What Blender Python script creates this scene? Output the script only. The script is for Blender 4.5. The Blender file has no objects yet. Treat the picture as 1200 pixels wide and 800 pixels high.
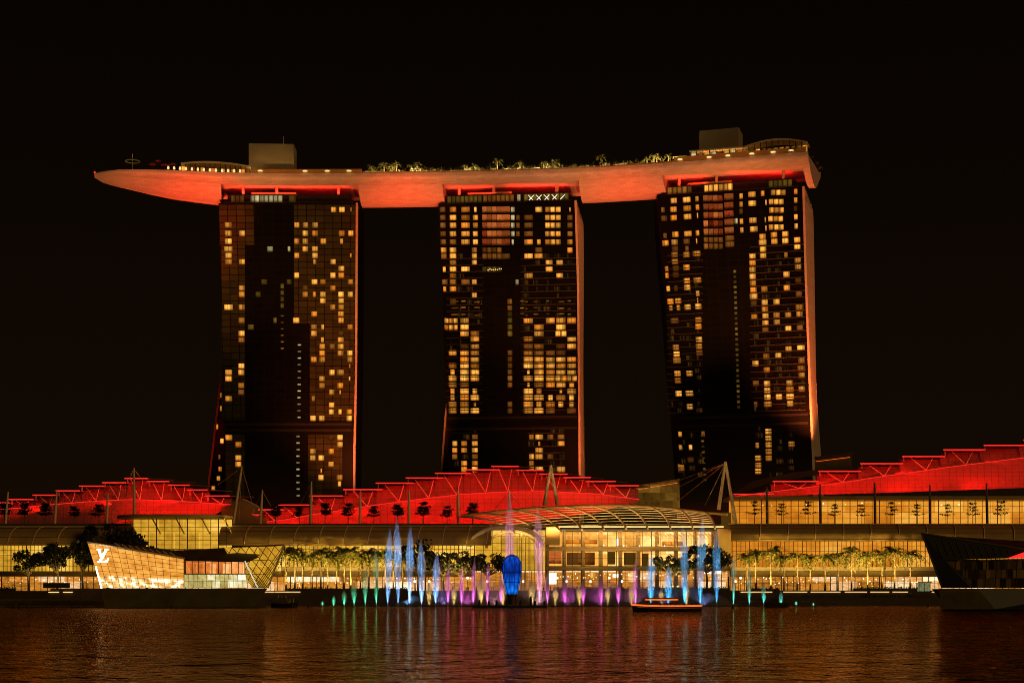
import bpy, math, random
from mathutils import Vector
R = math.radians
random.seed(7)
S = bpy.context.scene
COL = S.collection
F = 1920.0; CZ = 4.5; HY = 694.0

def lin(r, g, b):
    f = lambda c: (c/255/12.92) if c/255 <= .04045 else ((c/255+.055)/1.055)**2.4
    return (f(r), f(g), f(b))

# ------------------------------------------------------------------ camera, sky, city glow, exposure
cam = bpy.data.cameras.new('camera'); camo = bpy.data.objects.new('camera', cam); COL.objects.link(camo)
camo.location = (0, 0, CZ); camo.rotation_euler = (R(90), 0, 0)
cam.sensor_width = 36; cam.lens = 36*F/1200; cam.shift_y = (HY-400)/1200
cam.clip_start = .5; cam.clip_end = 12000
S.camera = camo
W = bpy.data.worlds.new('World'); S.world = W; W.use_nodes = True
nt = W.node_tree; nt.nodes.clear()
wo = nt.nodes.new('ShaderNodeOutputWorld'); wb = nt.nodes.new('ShaderNodeBackground')
tc = nt.nodes.new('ShaderNodeTexCoord'); sx = nt.nodes.new('ShaderNodeSeparateXYZ'); cr = nt.nodes.new('ShaderNodeValToRGB')
nt.links.new(tc.outputs['Generated'], sx.inputs[0]); nt.links.new(sx.outputs['Z'], cr.inputs[0])
nt.links.new(cr.outputs[0], wb.inputs[0]); nt.links.new(wb.outputs[0], wo.inputs[0])
e = cr.color_ramp.elements
e[0].position = .0; e[0].color = (.0068, .0033, .0010, 1)
e[1].position = .36; e[1].color = (.0016, .0009, .0004, 1)
k = e.new(.10); k.color = (.0056, .0026, .0009, 1)
wb.inputs[1].default_value = 1.0
sun = bpy.data.lights.new('city_glow', 'SUN'); suno = bpy.data.objects.new('city_glow', sun); COL.objects.link(suno)
sun.energy = .42; sun.angle = R(25); sun.color = (1, .58, .2); suno.rotation_euler = (R(77), 0, R(44))
S.view_settings.view_transform = 'Standard'; S.view_settings.look = 'None'; S.view_settings.exposure = 0; S.view_settings.gamma = 1
S.render.engine = 'CYCLES'
cy = S.cycles
cy.use_denoising = True; cy.denoiser = 'OPENIMAGEDENOISE'
cy.max_bounces = 5; cy.diffuse_bounces = 2; cy.glossy_bounces = 3; cy.transmission_bounces = 4; cy.volume_bounces = 0
cy.transparent_max_bounces = 24; cy.sample_clamp_indirect = 4; cy.sample_clamp_direct = 30; cy.use_light_tree = True
cy.pixel_filter_type = 'BLACKMAN_HARRIS'; cy.filter_width = .95
cy.caustics_reflective = False; cy.caustics_refractive = False

def aim(o, target):
    d = Vector(target) - o.location
    o.rotation_euler = d.to_track_quat('-Z', 'Y').to_euler()
def spot(name, loc, target, power, color, size=30, blend=.6, radius=.3):
    l = bpy.data.lights.new(name, 'SPOT'); l.energy = power; l.color = color; l.spot_size = R(size); l.spot_blend = blend; l.shadow_soft_size = radius
    o = bpy.data.objects.new(name, l); COL.objects.link(o); o.location = loc; aim(o, target); return o
def area(name, loc, target, sx, sy, power, color, spread=180):
    l = bpy.data.lights.new(name, 'AREA'); l.shape = 'RECTANGLE'; l.size = sx; l.size_y = sy; l.energy = power; l.color = color; l.spread = R(spread)
    o = bpy.data.objects.new(name, l); COL.objects.link(o); o.location = loc; aim(o, target); return o

# ------------------------------------------------------------------ helpers
def P(px, py, D): return Vector(((px-600)*D/F, D, CZ+(HY-py)*D/F))
def interp(x, tab):
    if x <= tab[0][0]: return tab[0][1]
    for (a, b), (c, d) in zip(tab, tab[1:]):
        if x <= c: return b+(d-b)*(x-a)/(c-a)
    return tab[-1][1]

class MB:
    def __init__(s): s.v = []; s.f = []; s.uv = []; s.m = []; s.sm = []
    def face(s, pts, uv=None, m=0, smooth=False):
        i = len(s.v); s.v += [Vector(p) for p in pts]; s.f.append(tuple(range(i, i+len(pts))))
        s.uv.append(uv or [(0, 0), (1, 0), (1, 1), (0, 1)][:len(pts)] + [(0, 0)]*max(0, len(pts)-4)); s.m.append(m); s.sm.append(smooth); return s
    def hexa(s, a, b, m=0):          # a, b: two quads (lists of 4 points), wound the same way; joined
        a = [Vector(p) for p in a]; b = [Vector(p) for p in b]
        i = len(s.v); s.v += a+b
        fs = [(i+3, i+2, i+1, i), (i+4, i+5, i+6, i+7)] + [(i+k, i+(k+1) % 4, i+4+(k+1) % 4, i+4+k) for k in range(4)]
        for f in fs: s.f.append(f); s.uv.append([(0, 0), (1, 0), (1, 1), (0, 1)]); s.m.append(m); s.sm.append(False)
        return s
    def box(s, lo, hi, m=0):
        x0, y0, z0 = lo; x1, y1, z1 = hi
        return s.hexa([(x0, y0, z0), (x1, y0, z0), (x1, y1, z0), (x0, y1, z0)], [(x0, y0, z1), (x1, y0, z1), (x1, y1, z1), (x0, y1, z1)], m)
    def prism(s, poly, off, m=0):    # polygon of points, extruded by vector
        a = [Vector(p) for p in poly]; off = Vector(off); n = len(a); i = len(s.v); s.v += a+[p+off for p in a]
        s.f.append(tuple(range(i, i+n))); s.uv.append([(0, 0)]*n); s.f.append(tuple(reversed(range(i+n, i+2*n)))); s.uv.append([(0, 0)]*n)
        for k in range(n):
            j = (k+1) % n; s.f.append((i+j, i+k, i+n+k, i+n+j)); s.uv.append([(0, 0)]*4)
        s.m += [m]*(n+2); s.sm += [False]*(n+2); return s
    def grid(s, rows, uvs=None, m=0, smooth=True, closed=False):   # rows of points
        i = len(s.v); n = len(rows[0])
        for r in rows: s.v += [Vector(p) for p in r]
        for a in range(len(rows)-1):
            for b in range(n if closed else n-1):
                c = (b+1) % n
                s.f.append((i+a*n+b, i+a*n+c, i+(a+1)*n+c, i+(a+1)*n+b))
                s.uv.append([uvs[a][b], uvs[a][b+1], uvs[a+1][b+1], uvs[a+1][b]] if uvs else [(b/n, a/len(rows)), ((b+1)/n, a/len(rows)), ((b+1)/n, (a+1)/len(rows)), (b/n, (a+1)/len(rows))])
                s.m.append(m); s.sm.append(smooth)
        return s
    def tube(s, pts, r, n=6, m=0, smooth=True, cap=True):
        pts = [Vector(p) for p in pts]; rs = r if isinstance(r, (list, tuple)) else [r]*len(pts)
        rows = []
        for k, p in enumerate(pts):
            t = (pts[min(k+1, len(pts)-1)]-pts[max(k-1, 0)]).normalized()
            a = t.orthogonal() if k == 0 else a-t*a.dot(t)
            a = a.normalized(); b = t.cross(a)
            rows.append([p+(a*math.cos(2*math.pi*q/n)+b*math.sin(2*math.pi*q/n))*rs[k] for q in range(n)])
        s.grid(rows, m=m, smooth=smooth, closed=True)
        if cap: s.face(list(reversed(rows[0])), [(0, 0)]*n, m); s.face(rows[-1], [(0, 0)]*n, m)
        return s
    def lathe(s, prof, c, n=16, m=0, smooth=True):      # prof [(r,z)]
        c = Vector(c); rows = [[c+Vector((r*math.cos(2*math.pi*q/n), r*math.sin(2*math.pi*q/n), z)) for q in range(n)] for r, z in prof]
        s.grid(rows, m=m, smooth=smooth, closed=True)
        s.face(list(reversed(rows[0])), [(0, 0)]*n, m); s.face(rows[-1], [(0, 0)]*n, m); return s

ORG = {}
def obj(name, mb, mats, parent=None, origin=None):
    o0 = Vector(origin) if origin is not None else (ORG[parent.name].copy() if parent is not None else Vector((0, 0, 0)))
    me = bpy.data.meshes.new(name)
    me.from_pydata([tuple(v-o0) for v in mb.v], [], mb.f)
    uvl = me.uv_layers.new(name='UVMap'); flat = []
    for u in mb.uv:
        for q in u: flat += [q[0], q[1]]
    uvl.data.foreach_set('uv', flat)
    mats = mats if isinstance(mats, (list, tuple)) else [mats]
    for mm in mats: me.materials.append(mm)
    me.polygons.foreach_set('material_index', mb.m); me.polygons.foreach_set('use_smooth', mb.sm); me.update()
    o = bpy.data.objects.new(name, me); COL.objects.link(o)
    if parent is not None:
        o.parent = parent; o.location = o0-ORG[parent.name]
    else: o.location = o0
    ORG[o.name] = o0
    return o
def tag(o, label=None, cat=None, group=None, kind=None):
    if label: o['label'] = label
    if cat: o['category'] = cat
    if group: o['group'] = group
    if kind: o['kind'] = kind
    return o
def thing(name, label, cat, loc=(0, 0, 0), group=None):
    o = bpy.data.objects.new(name, None); COL.objects.link(o); o.location = loc; o.empty_display_size = .5
    ORG[o.name] = Vector(loc); return tag(o, label, cat, group)
def dup(root, loc, rz, label, scale=1, group=None):
    r = root.copy(); COL.objects.link(r); r.location = loc; r.rotation_euler = (0, 0, rz); r.scale = (scale,)*3
    r['label'] = label
    if group: r['group'] = group
    ORG[r.name] = Vector(loc)
    for ch in list(root.children):
        c = ch.copy(); COL.objects.link(c); c.parent = r
        for g in ch.children:
            d = g.copy(); COL.objects.link(d); d.parent = c
    return r
NUM = 'first second third fourth fifth sixth seventh eighth ninth tenth eleventh twelfth thirteenth fourteenth fifteenth sixteenth seventeenth eighteenth nineteenth twentieth'.split()
NUM += [p+'-'+q for p in ('twenty', 'thirty', 'forty') for q in NUM[:9]]
def nth(i, n): return 'leftmost' if i == 0 else 'rightmost' if i == n-1 else (NUM[i]+' from left' if i <= n//2 else NUM[n-1-i]+' from right')

# ------------------------------------------------------------------ materials
def newmat(name):
    m = bpy.data.materials.new(name); m.use_nodes = True; t = m.node_tree; t.nodes.clear()
    out = t.nodes.new('ShaderNodeOutputMaterial'); return m, t, out
def N(t, kind, **kw):
    n = t.nodes.new(kind)
    for k_, v in kw.items():
        if k_.startswith('i_'): n.inputs[k_[2:].replace('_', ' ')].default_value = v
        else: setattr(n, k_, v)
    return n
def ramp(t, fac, stops):
    r = t.nodes.new('ShaderNodeValToRGB'); els = r.color_ramp.elements
    els[0].position, els[0].color = stops[0][0], (*stops[0][1], 1); els[1].position, els[1].color = stops[-1][0], (*stops[-1][1], 1)
    for p, c in stops[1:-1]:
        q = els.new(p); q.color = (*c, 1)
    t.links.new(fac, r.inputs[0]); return r.outputs[0]
def math_(t, op, a, b=None, c=None):
    n = t.nodes.new('ShaderNodeMath'); n.operation = op
    for i, x in enumerate((a, b, c)):
        if x is None: continue
        if isinstance(x, (int, float)): n.inputs[i].default_value = x
        else: t.links.new(x, n.inputs[i])
    return n.outputs[0]
def mixc(t, f, a, b, mode='MIX'):
    n = t.nodes.new('ShaderNodeMix'); n.data_type = 'RGBA'; n.blend_type = mode
    for s, x in ((n.inputs[0], f), (n.inputs[6], a), (n.inputs[7], b)):
        if isinstance(x, (int, float)): s.default_value = x
        elif isinstance(x, tuple): s.default_value = (*x, 1)
        else: t.links.new(x, s)
    return n.outputs[2]
def solid(name, col, rough=.6, metal=0, var=.25, scale=.6, bump=0, spec=.4):
    m, t, out = newmat(name); b = N(t, 'ShaderNodeBsdfPrincipled', i_Roughness=rough, i_Metallic=metal)
    b.inputs['Specular IOR Level'].default_value = spec
    tcn = N(t, 'ShaderNodeTexCoord'); no = N(t, 'ShaderNodeTexNoise', i_Scale=scale, i_Detail=5)
    t.links.new(tcn.outputs['Object'], no.inputs['Vector'])
    c = ramp(t, no.outputs[0], [(.3, tuple(x*(1-var) for x in col)), (.7, tuple(min(1, x*(1+var)) for x in col))])
    t.links.new(c, b.inputs['Base Color'])
    if bump:
        bp = N(t, 'ShaderNodeBump', i_Strength=bump); t.links.new(no.outputs[0], bp.inputs['Height']); t.links.new(bp.outputs[0], b.inputs['Normal'])
    t.links.new(b.outputs[0], out.inputs[0]); return m
def glow(name, col, strength=1, var=.3, scale=.5):
    m, t, out = newmat(name); em = N(t, 'ShaderNodeEmission', i_Strength=strength)
    tcn = N(t, 'ShaderNodeTexCoord'); no = N(t, 'ShaderNodeTexNoise', i_Scale=scale, i_Detail=3)
    t.links.new(tcn.outputs['Object'], no.inputs['Vector'])
    c = ramp(t, no.outputs[0], [(.3, tuple(x*(1-var) for x in col)), (.7, col)])
    t.links.new(c, em.inputs[0]); t.links.new(em.outputs[0], out.inputs[0]); return m
def window_mat(name, lo, hi, strength, dark=.45, curtains=True):
    """a lit room behind glass: curtains at the sides, furniture blots, each pane its own brightness"""
    m, t, out = newmat(name); em = N(t, 'ShaderNodeEmission')
    uv = N(t, 'ShaderNodeUVMap'); geo = N(t, 'ShaderNodeNewGeometry'); inf = N(t, 'ShaderNodeObjectInfo')
    rnd = math_(t, 'FRACT', math_(t, 'ADD', geo.outputs['Random Per Island'], inf.outputs['Random']))
    mp = N(t, 'ShaderNodeVectorMath', operation='ADD'); cmb = N(t, 'ShaderNodeCombineXYZ')
    t.links.new(math_(t, 'MULTIPLY', rnd, 97.0), cmb.inputs[2]); t.links.new(uv.outputs[0], mp.inputs[0]); t.links.new(cmb.outputs[0], mp.inputs[1])
    no = N(t, 'ShaderNodeTexNoise', i_Scale=4.2, i_Detail=4, i_Roughness=.65); t.links.new(mp.outputs[0], no.inputs['Vector'])
    s = N(t, 'ShaderNodeSeparateXYZ'); t.links.new(uv.outputs[0], s.inputs[0])
    edge = math_(t, 'ABSOLUTE', math_(t, 'SUBTRACT', s.outputs[0], .5))
    cur = ramp(t, edge, [(.22, (1, 1, 1)), (.47, (.5, .42, .32))]) if curtains else None
    low = ramp(t, math_(t, 'ADD', s.outputs[1], math_(t, 'MULTIPLY', no.outputs[0], .5)), [(.35, (dark, dark*.8, dark*.6)), (.62, (1, 1, 1))])
    c = mixc(t, math_(t, 'ADD', math_(t, 'MULTIPLY', no.outputs[0], .7), math_(t, 'MULTIPLY', math_(t, 'SUBTRACT', math_(t, 'FRACT', math_(t, 'MULTIPLY', rnd, 5.1)), .4), .8)), lo, hi)
    c = mixc(t, 1.0, c, low, 'MULTIPLY')
    if cur is not None:
        c = mixc(t, 1.0, c, cur, 'MULTIPLY')
        half = math_(t, 'GREATER_THAN', math_(t, 'ABSOLUTE', math_(t, 'SUBTRACT', s.outputs[0], math_(t, 'FRACT', math_(t, 'MULTIPLY', rnd, 7.3)))), .55)
        c = mixc(t, math_(t, 'MULTIPLY', half, .6), c, (.10, .045, .008))
        post = math_(t, 'LESS_THAN', math_(t, 'ABSOLUTE', math_(t, 'SUBTRACT', s.outputs[0], math_(t, 'ADD', .3, math_(t, 'MULTIPLY', math_(t, 'FRACT', math_(t, 'MULTIPLY', rnd, 13.7)), .4)))), .045)
        c = mixc(t, math_(t, 'MULTIPLY', post, .6), c, (.12, .05, .01))
    t.links.new(c, em.inputs[0]); t.links.new(math_(t, 'MULTIPLY', math_(t, 'ADD', math_(t, 'MULTIPLY', rnd, .95), .38), strength), em.inputs[1])
    t.links.new(em.outputs[0], out.inputs[0]); return m
def interior_mat(name, lo, mid, hi, strength, sx=1, sy=1, noise=2.0):
    """lit rooms seen through glass: a run of bays with differing walls and displays; UV in metres"""
    m, t, out = newmat(name); em = N(t, 'ShaderNodeEmission', i_Strength=strength)
    uv = N(t, 'ShaderNodeUVMap'); mp = N(t, 'ShaderNodeMapping'); mp.inputs['Scale'].default_value = (sx, sy, 1); t.links.new(uv.outputs[0], mp.inputs[0])
    br = N(t, 'ShaderNodeTexBrick', i_Scale=1.0); br.offset = .37; br.inputs['Mortar Size'].default_value = .03; br.inputs['Brick Width'].default_value = 1.0; br.inputs['Row Height'].default_value = 1.0
    br.inputs['Color1'].default_value = (.15, .15, .15, 1); br.inputs['Color2'].default_value = (1, 1, 1, 1); br.inputs['Mortar'].default_value = (.45, .45, .45, 1)
    t.links.new(mp.outputs[0], br.inputs[0])
    no = N(t, 'ShaderNodeTexNoise', i_Scale=noise, i_Detail=5, i_Roughness=.7); t.links.new(mp.outputs[0], no.inputs['Vector'])
    f = math_(t, 'ADD', math_(t, 'MULTIPLY', br.outputs[0], .55), math_(t, 'MULTIPLY', no.outputs[0], .6))
    t.links.new(ramp(t, f, [(.28, lo), (.55, mid), (.88, hi)]), em.inputs[0]); t.links.new(em.outputs[0], out.inputs[0]); return m

M = {}
M['dark_glass'] = solid('dark_glass', (.004, .0036, .0018), .4, 0, .3, .15, spec=.12)
M['dark_frame'] = solid('dark_frame', (.012, .009, .006), .5)
M['pale_cladding'] = solid('pale_cladding', (.54, .43, .33), .5, 0, .12, .3)
M['steel_pale'] = solid('steel_pale', (.78, .60, .34), .45, 0, .1, .5)
M['roof_box'] = solid('roof_box', (.33, .26, .15), .7, 0, .1, .15)
M['stone'] = solid('stone', (.07, .05, .025), .8, 0, .2, .3)
M['plinth'] = solid('plinth', (.10, .085, .028), .9, 0, .25, .2, spec=.05)
M['asphalt'] = solid('asphalt', (.06, .05, .04), .9, 0, .3, .4)
M['canopy_brown'] = solid('canopy_brown', (.40, .25, .08), .5, 0, .15, .2)
M['cream_stone'] = solid('cream_stone', (.62, .43, .2), .6, 0, .1, .3)
M['rib_dark'] = solid('slab_edge', (.035, .028, .014), .7)
M['timber'] = solid('timber', (.08, .055, .03), .7, 0, .3, 1.5)
M['black'] = solid('black_paint', (.008, .007, .006), .5)
M['trunk'] = solid('bark', (.16, .11, .06), .85, 0, .3, 3)
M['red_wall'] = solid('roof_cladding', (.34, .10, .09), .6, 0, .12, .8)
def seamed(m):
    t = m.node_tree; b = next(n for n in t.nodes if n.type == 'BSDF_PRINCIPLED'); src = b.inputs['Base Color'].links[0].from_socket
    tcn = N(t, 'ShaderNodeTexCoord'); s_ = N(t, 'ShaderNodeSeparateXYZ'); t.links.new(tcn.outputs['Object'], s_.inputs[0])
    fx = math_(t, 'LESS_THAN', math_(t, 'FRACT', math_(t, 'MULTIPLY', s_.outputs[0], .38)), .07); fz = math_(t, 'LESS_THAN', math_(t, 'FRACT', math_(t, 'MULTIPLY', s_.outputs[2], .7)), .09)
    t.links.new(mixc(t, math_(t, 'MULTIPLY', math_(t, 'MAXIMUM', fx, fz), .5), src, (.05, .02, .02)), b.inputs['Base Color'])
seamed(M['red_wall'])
M['strut_white'] = solid('white_paint', (.82, .6, .55), .5, 0, .05, .8)
M['led_red'] = glow('red_strip_light', (1.0, .030, .022), 1.15, .12)
M['lamp_white'] = glow('white_lamp', (1, .85, .65), 2.2, .1)
M['lamp_pale'] = glow('pale_lamp', lin(235, 225, 200), 1.0, .3, .8)
M['lamp_warm'] = glow('warm_lamp', (1, .62, .22), 1.6, .2)
M['lamp_orange'] = glow('orange_strip_light', (1, .15, .02), 1.5, .35, 1.2)
M['sign_white'] = glow('white_sign_light', (1, .95, .9), 9, .05)
M['win_warm'] = window_mat('window_warm', lin(208, 114, 24), lin(255, 184, 78), 1.3)
M['win_dim'] = window_mat('window_dim', lin(120, 62, 16), lin(190, 120, 45), .7)
M['win_red'] = window_mat('window_red', lin(110, 32, 10), lin(220, 120, 52), .95, .25, False)
M['win_white'] = window_mat('window_white', lin(190, 180, 120), lin(240, 225, 170), .8)
M['win_faint'] = window_mat('window_faint', lin(24, 13, 4), lin(52, 32, 9), .7)  # dark panes given a faint glow through the emission colour
M['win_olive'] = window_mat('window_olive', lin(90, 70, 20), lin(140, 110, 40), .7)
M['gold_hall'] = interior_mat('gold_hall', lin(132, 88, 12), lin(200, 150, 44), lin(240, 194, 92), 1.4, .11, .16)
M['gold_deep'] = interior_mat('gold_deep', lin(160, 86, 12), lin(215, 132, 32), lin(245, 180, 72), 1.1, .09, .2)
M['mall_bright'] = interior_mat('mall_bright', lin(150, 98, 30), lin(228, 156, 66), lin(255, 218, 138), 1.6, .16, .22)
M['shops'] = interior_mat('shop_fronts', lin(56, 28, 4), lin(196, 124, 40), lin(255, 236, 190), 1.3, .10, .3, 4.5)
M['gold_dim'] = interior_mat('gold_dim', lin(48, 30, 6), lin(92, 62, 16), lin(140, 100, 34), .8, .2, .3)
M['dark_rooms'] = interior_mat('dark_rooms', lin(8, 4, 0), lin(20, 10, 2), lin(70, 42, 10), .5, .7, .4, 7)

def hull_mat():
    m, t, out = newmat('hull_tiles'); b = N(t, 'ShaderNodeBsdfPrincipled', i_Roughness=.45)
    uv = N(t, 'ShaderNodeUVMap'); br = N(t, 'ShaderNodeTexBrick', i_Scale=1.0)
    br.inputs['Brick Width'].default_value = 3.2; br.inputs['Row Height'].default_value = 1.1; br.inputs['Mortar Size'].default_value = .06
    br.inputs['Color1'].default_value = (.50, .44, .38, 1); br.inputs['Color2'].default_value = (.64, .57, .50, 1); br.inputs['Mortar'].default_value = (.44, .38, .33, 1)
    t.links.new(uv.outputs[0], br.inputs[0]); t.links.new(br.outputs[0], b.inputs['Base Color'])
    bp = N(t, 'ShaderNodeBump', i_Strength=.2, i_Distance=.3); t.links.new(br.outputs[1], bp.inputs['Height']); bp.invert = True; t.links.new(bp.outputs[0], b.inputs['Normal'])
    t.links.new(b.outputs[0], out.inputs[0]); return m
M['hull'] = hull_mat()
def bay_mat(name, col, cw, ch, line=.06):
    """curtained glazing: mullions and floor lines; UV in metres"""
    m, t, out = newmat(name); b = N(t, 'ShaderNodeBsdfPrincipled', i_Roughness=.3)
    uv = N(t, 'ShaderNodeUVMap'); br = N(t, 'ShaderNodeTexBrick', i_Scale=1.0); br.offset = 0
    br.inputs['Brick Width'].default_value = cw; br.inputs['Row Height'].default_value = ch; br.inputs['Mortar Size'].default_value = line*ch
    br.inputs['Color1'].default_value = (*[c*.7 for c in col], 1); br.inputs['Color2'].default_value = (*[c*1.2 for c in col], 1); br.inputs['Mortar'].default_value = (.008, .006, .004, 1)
    t.links.new(uv.outputs[0], br.inputs[0])
    wv = N(t, 'ShaderNodeTexWave', i_Scale=1.9); t.links.new(uv.outputs[0], wv.inputs[0])
    t.links.new(mixc(t, .35, br.outputs[0], mixc(t, 1.0, br.outputs[0], wv.outputs[0], 'MULTIPLY')), b.inputs['Base Color'])
    t.links.new(b.outputs[0], out.inputs[0]); return m
M['bays'] = bay_mat('curtained_bays', (.055, .056, .016), 3.9, 3.02)
M['bays_dark'] = bay_mat('dark_bays', (.0042, .0042, .0018), 4.8, 3.02, .08)

def leaf_mat(name, a, b_):
    m, t, out = newmat(name); b = N(t, 'ShaderNodeBsdfPrincipled', i_Roughness=.55)
    geo = N(t, 'ShaderNodeNewGeometry'); c = ramp(t, geo.outputs['Random Per Island'], [(0, a), (1, b_)])
    t.links.new(c, b.inputs['Base Color']); tr = N(t, 'ShaderNodeBsdfTranslucent'); t.links.new(c, tr.inputs[0])
    mx = N(t, 'ShaderNodeMixShader', i_Fac=.25); t.links.new(b.outputs[0], mx.inputs[1]); t.links.new(tr.outputs[0], mx.inputs[2])
    t.links.new(mx.outputs[0], out.inputs[0]); return m
M['palm_leaf'] = leaf_mat('palm_leaf', (.06, .065, .012), (.17, .155, .03))
M['leaf'] = leaf_mat('tree_leaf', (.03, .035, .010), (.085, .085, .022))
M['leaf_dark'] = leaf_mat('dark_leaf', (.012, .014, .006), (.04, .04, .014))

def water_mat():
    m, t, out = newmat('bay_water'); b = N(t, 'ShaderNodeBsdfDiffuse'); b.inputs['Color'].default_value = (.012, .006, .002, 1)
    g = N(t, 'ShaderNodeBsdfGlossy', i_Roughness=.045); g.inputs['Color'].default_value = (1, .62, .28, 1)
    fr = N(t, 'ShaderNodeFresnel', i_IOR=1.5); mx = N(t, 'ShaderNodeMixShader')
    tcn = N(t, 'ShaderNodeTexCoord'); hs = []
    for sc, det, w, sx_, sy_ in ((.40, 4, .95, 1.0, .62), (1.15, 4, .34, 1.0, .75), (.13, 3, 2.2, 1.0, .65)):
        mp = N(t, 'ShaderNodeMapping'); mp.inputs['Scale'].default_value = (sx_, sy_, 1); t.links.new(tcn.outputs['Object'], mp.inputs[0])
        n = N(t, 'ShaderNodeTexNoise', i_Scale=sc, i_Detail=det, i_Roughness=.55, i_Distortion=.6); t.links.new(mp.outputs[0], n.inputs['Vector'])
        hs.append(math_(t, 'MULTIPLY', n.outputs[0], w))
    h = math_(t, 'ADD', math_(t, 'ADD', hs[0], hs[1]), hs[2])
    bp = N(t, 'ShaderNodeBump', i_Strength=1.0, i_Distance=1.3); t.links.new(h, bp.inputs['Height'])
    for q in (b, g, fr): t.links.new(bp.outputs[0], q.inputs['Normal'])
    t.links.new(fr.outputs[0], mx.inputs[0]); t.links.new(b.outputs[0], mx.inputs[1]); t.links.new(g.outputs[0], mx.inputs[2]); t.links.new(mx.outputs[0], out.inputs[0]); return m
M['water'] = water_mat()
def spray_mat(name, density, col=(1, 1, 1)):
    m, t, out = newmat(name); v = N(t, 'ShaderNodeVolumePrincipled', i_Density=density, i_Anisotropy=.2); v.inputs['Color'].default_value = (*col, 1)
    t.links.new(v.outputs[0], out.inputs['Volume']); return m
M['spray'] = spray_mat('water_spray', .5)
M['spray_thin'] = spray_mat('water_spray_thin', .24)
M['jet_core'] = solid('foaming_water', (.8, .8, .8), .5, 0, .1, 2)

# ------------------------------------------------------------------ setting
SHORE = 556
mb = MB(); mb.face([(-1500, -150, 0), (1500, -150, 0), (1500, SHORE+1, 0), (-1500, SHORE+1, 0)])
tag(obj('water', mb, M['water']), kind='structure')
mb = MB(); prof = [(SHORE, -2), (SHORE, 1.6), (566, 1.6), (566, 2.8), (568.5, 2.8), (568.5, 5.0), (760, 5.0), (6000, 6.0)]
mb.grid([[(x, d, z) for d, z in prof] for x in (-3000, -400, -200, 0, 200, 400, 3000)], smooth=False)
tag(obj('promenade', mb, M['stone']), kind='structure')

# ------------------------------------------------------------------ hotel towers
class Facade:
    def __init__(s, DL, DR, xl, xr): s.DL, s.DR, s.xl, s.xr = DL, DR, xl, xr
    def at(s, u, Z, out=0):
        D = s.DL+(s.DR-s.DL)*u; py = HY-(Z-CZ)*F/D; a = interp(py, s.xl); b = interp(py, s.xr)
        p = P(a+(b-a)*u, py, D); return p+Vector((0, -out, 0))
    def uz(s, px, py):
        a = interp(py, s.xl); b = interp(py, s.xr); u = (px-a)/(b-a); D = s.DL+(s.DR-s.DL)*u
        return u, CZ+(HY-py)*D/F
    def quad(s, px, py, w, h, out=.12):
        u0, z0 = s.uz(px-w/2, py+h/2); u1, _ = s.uz(px+w/2, py+h/2); _, z1 = s.uz(px-w/2, py-h/2)
        return [s.at(u0, z0, out), s.at(u1, z0, out), s.at(u1, z1, out), s.at(u0, z1, out)]
ZT = 185.0
def loft(sections, mats_front=0):
    mb = MB(); mb.grid(sections, smooth=False, closed=True)
    mb.face(list(reversed(sections[0]))); mb.face(sections[-1]); return mb

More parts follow.
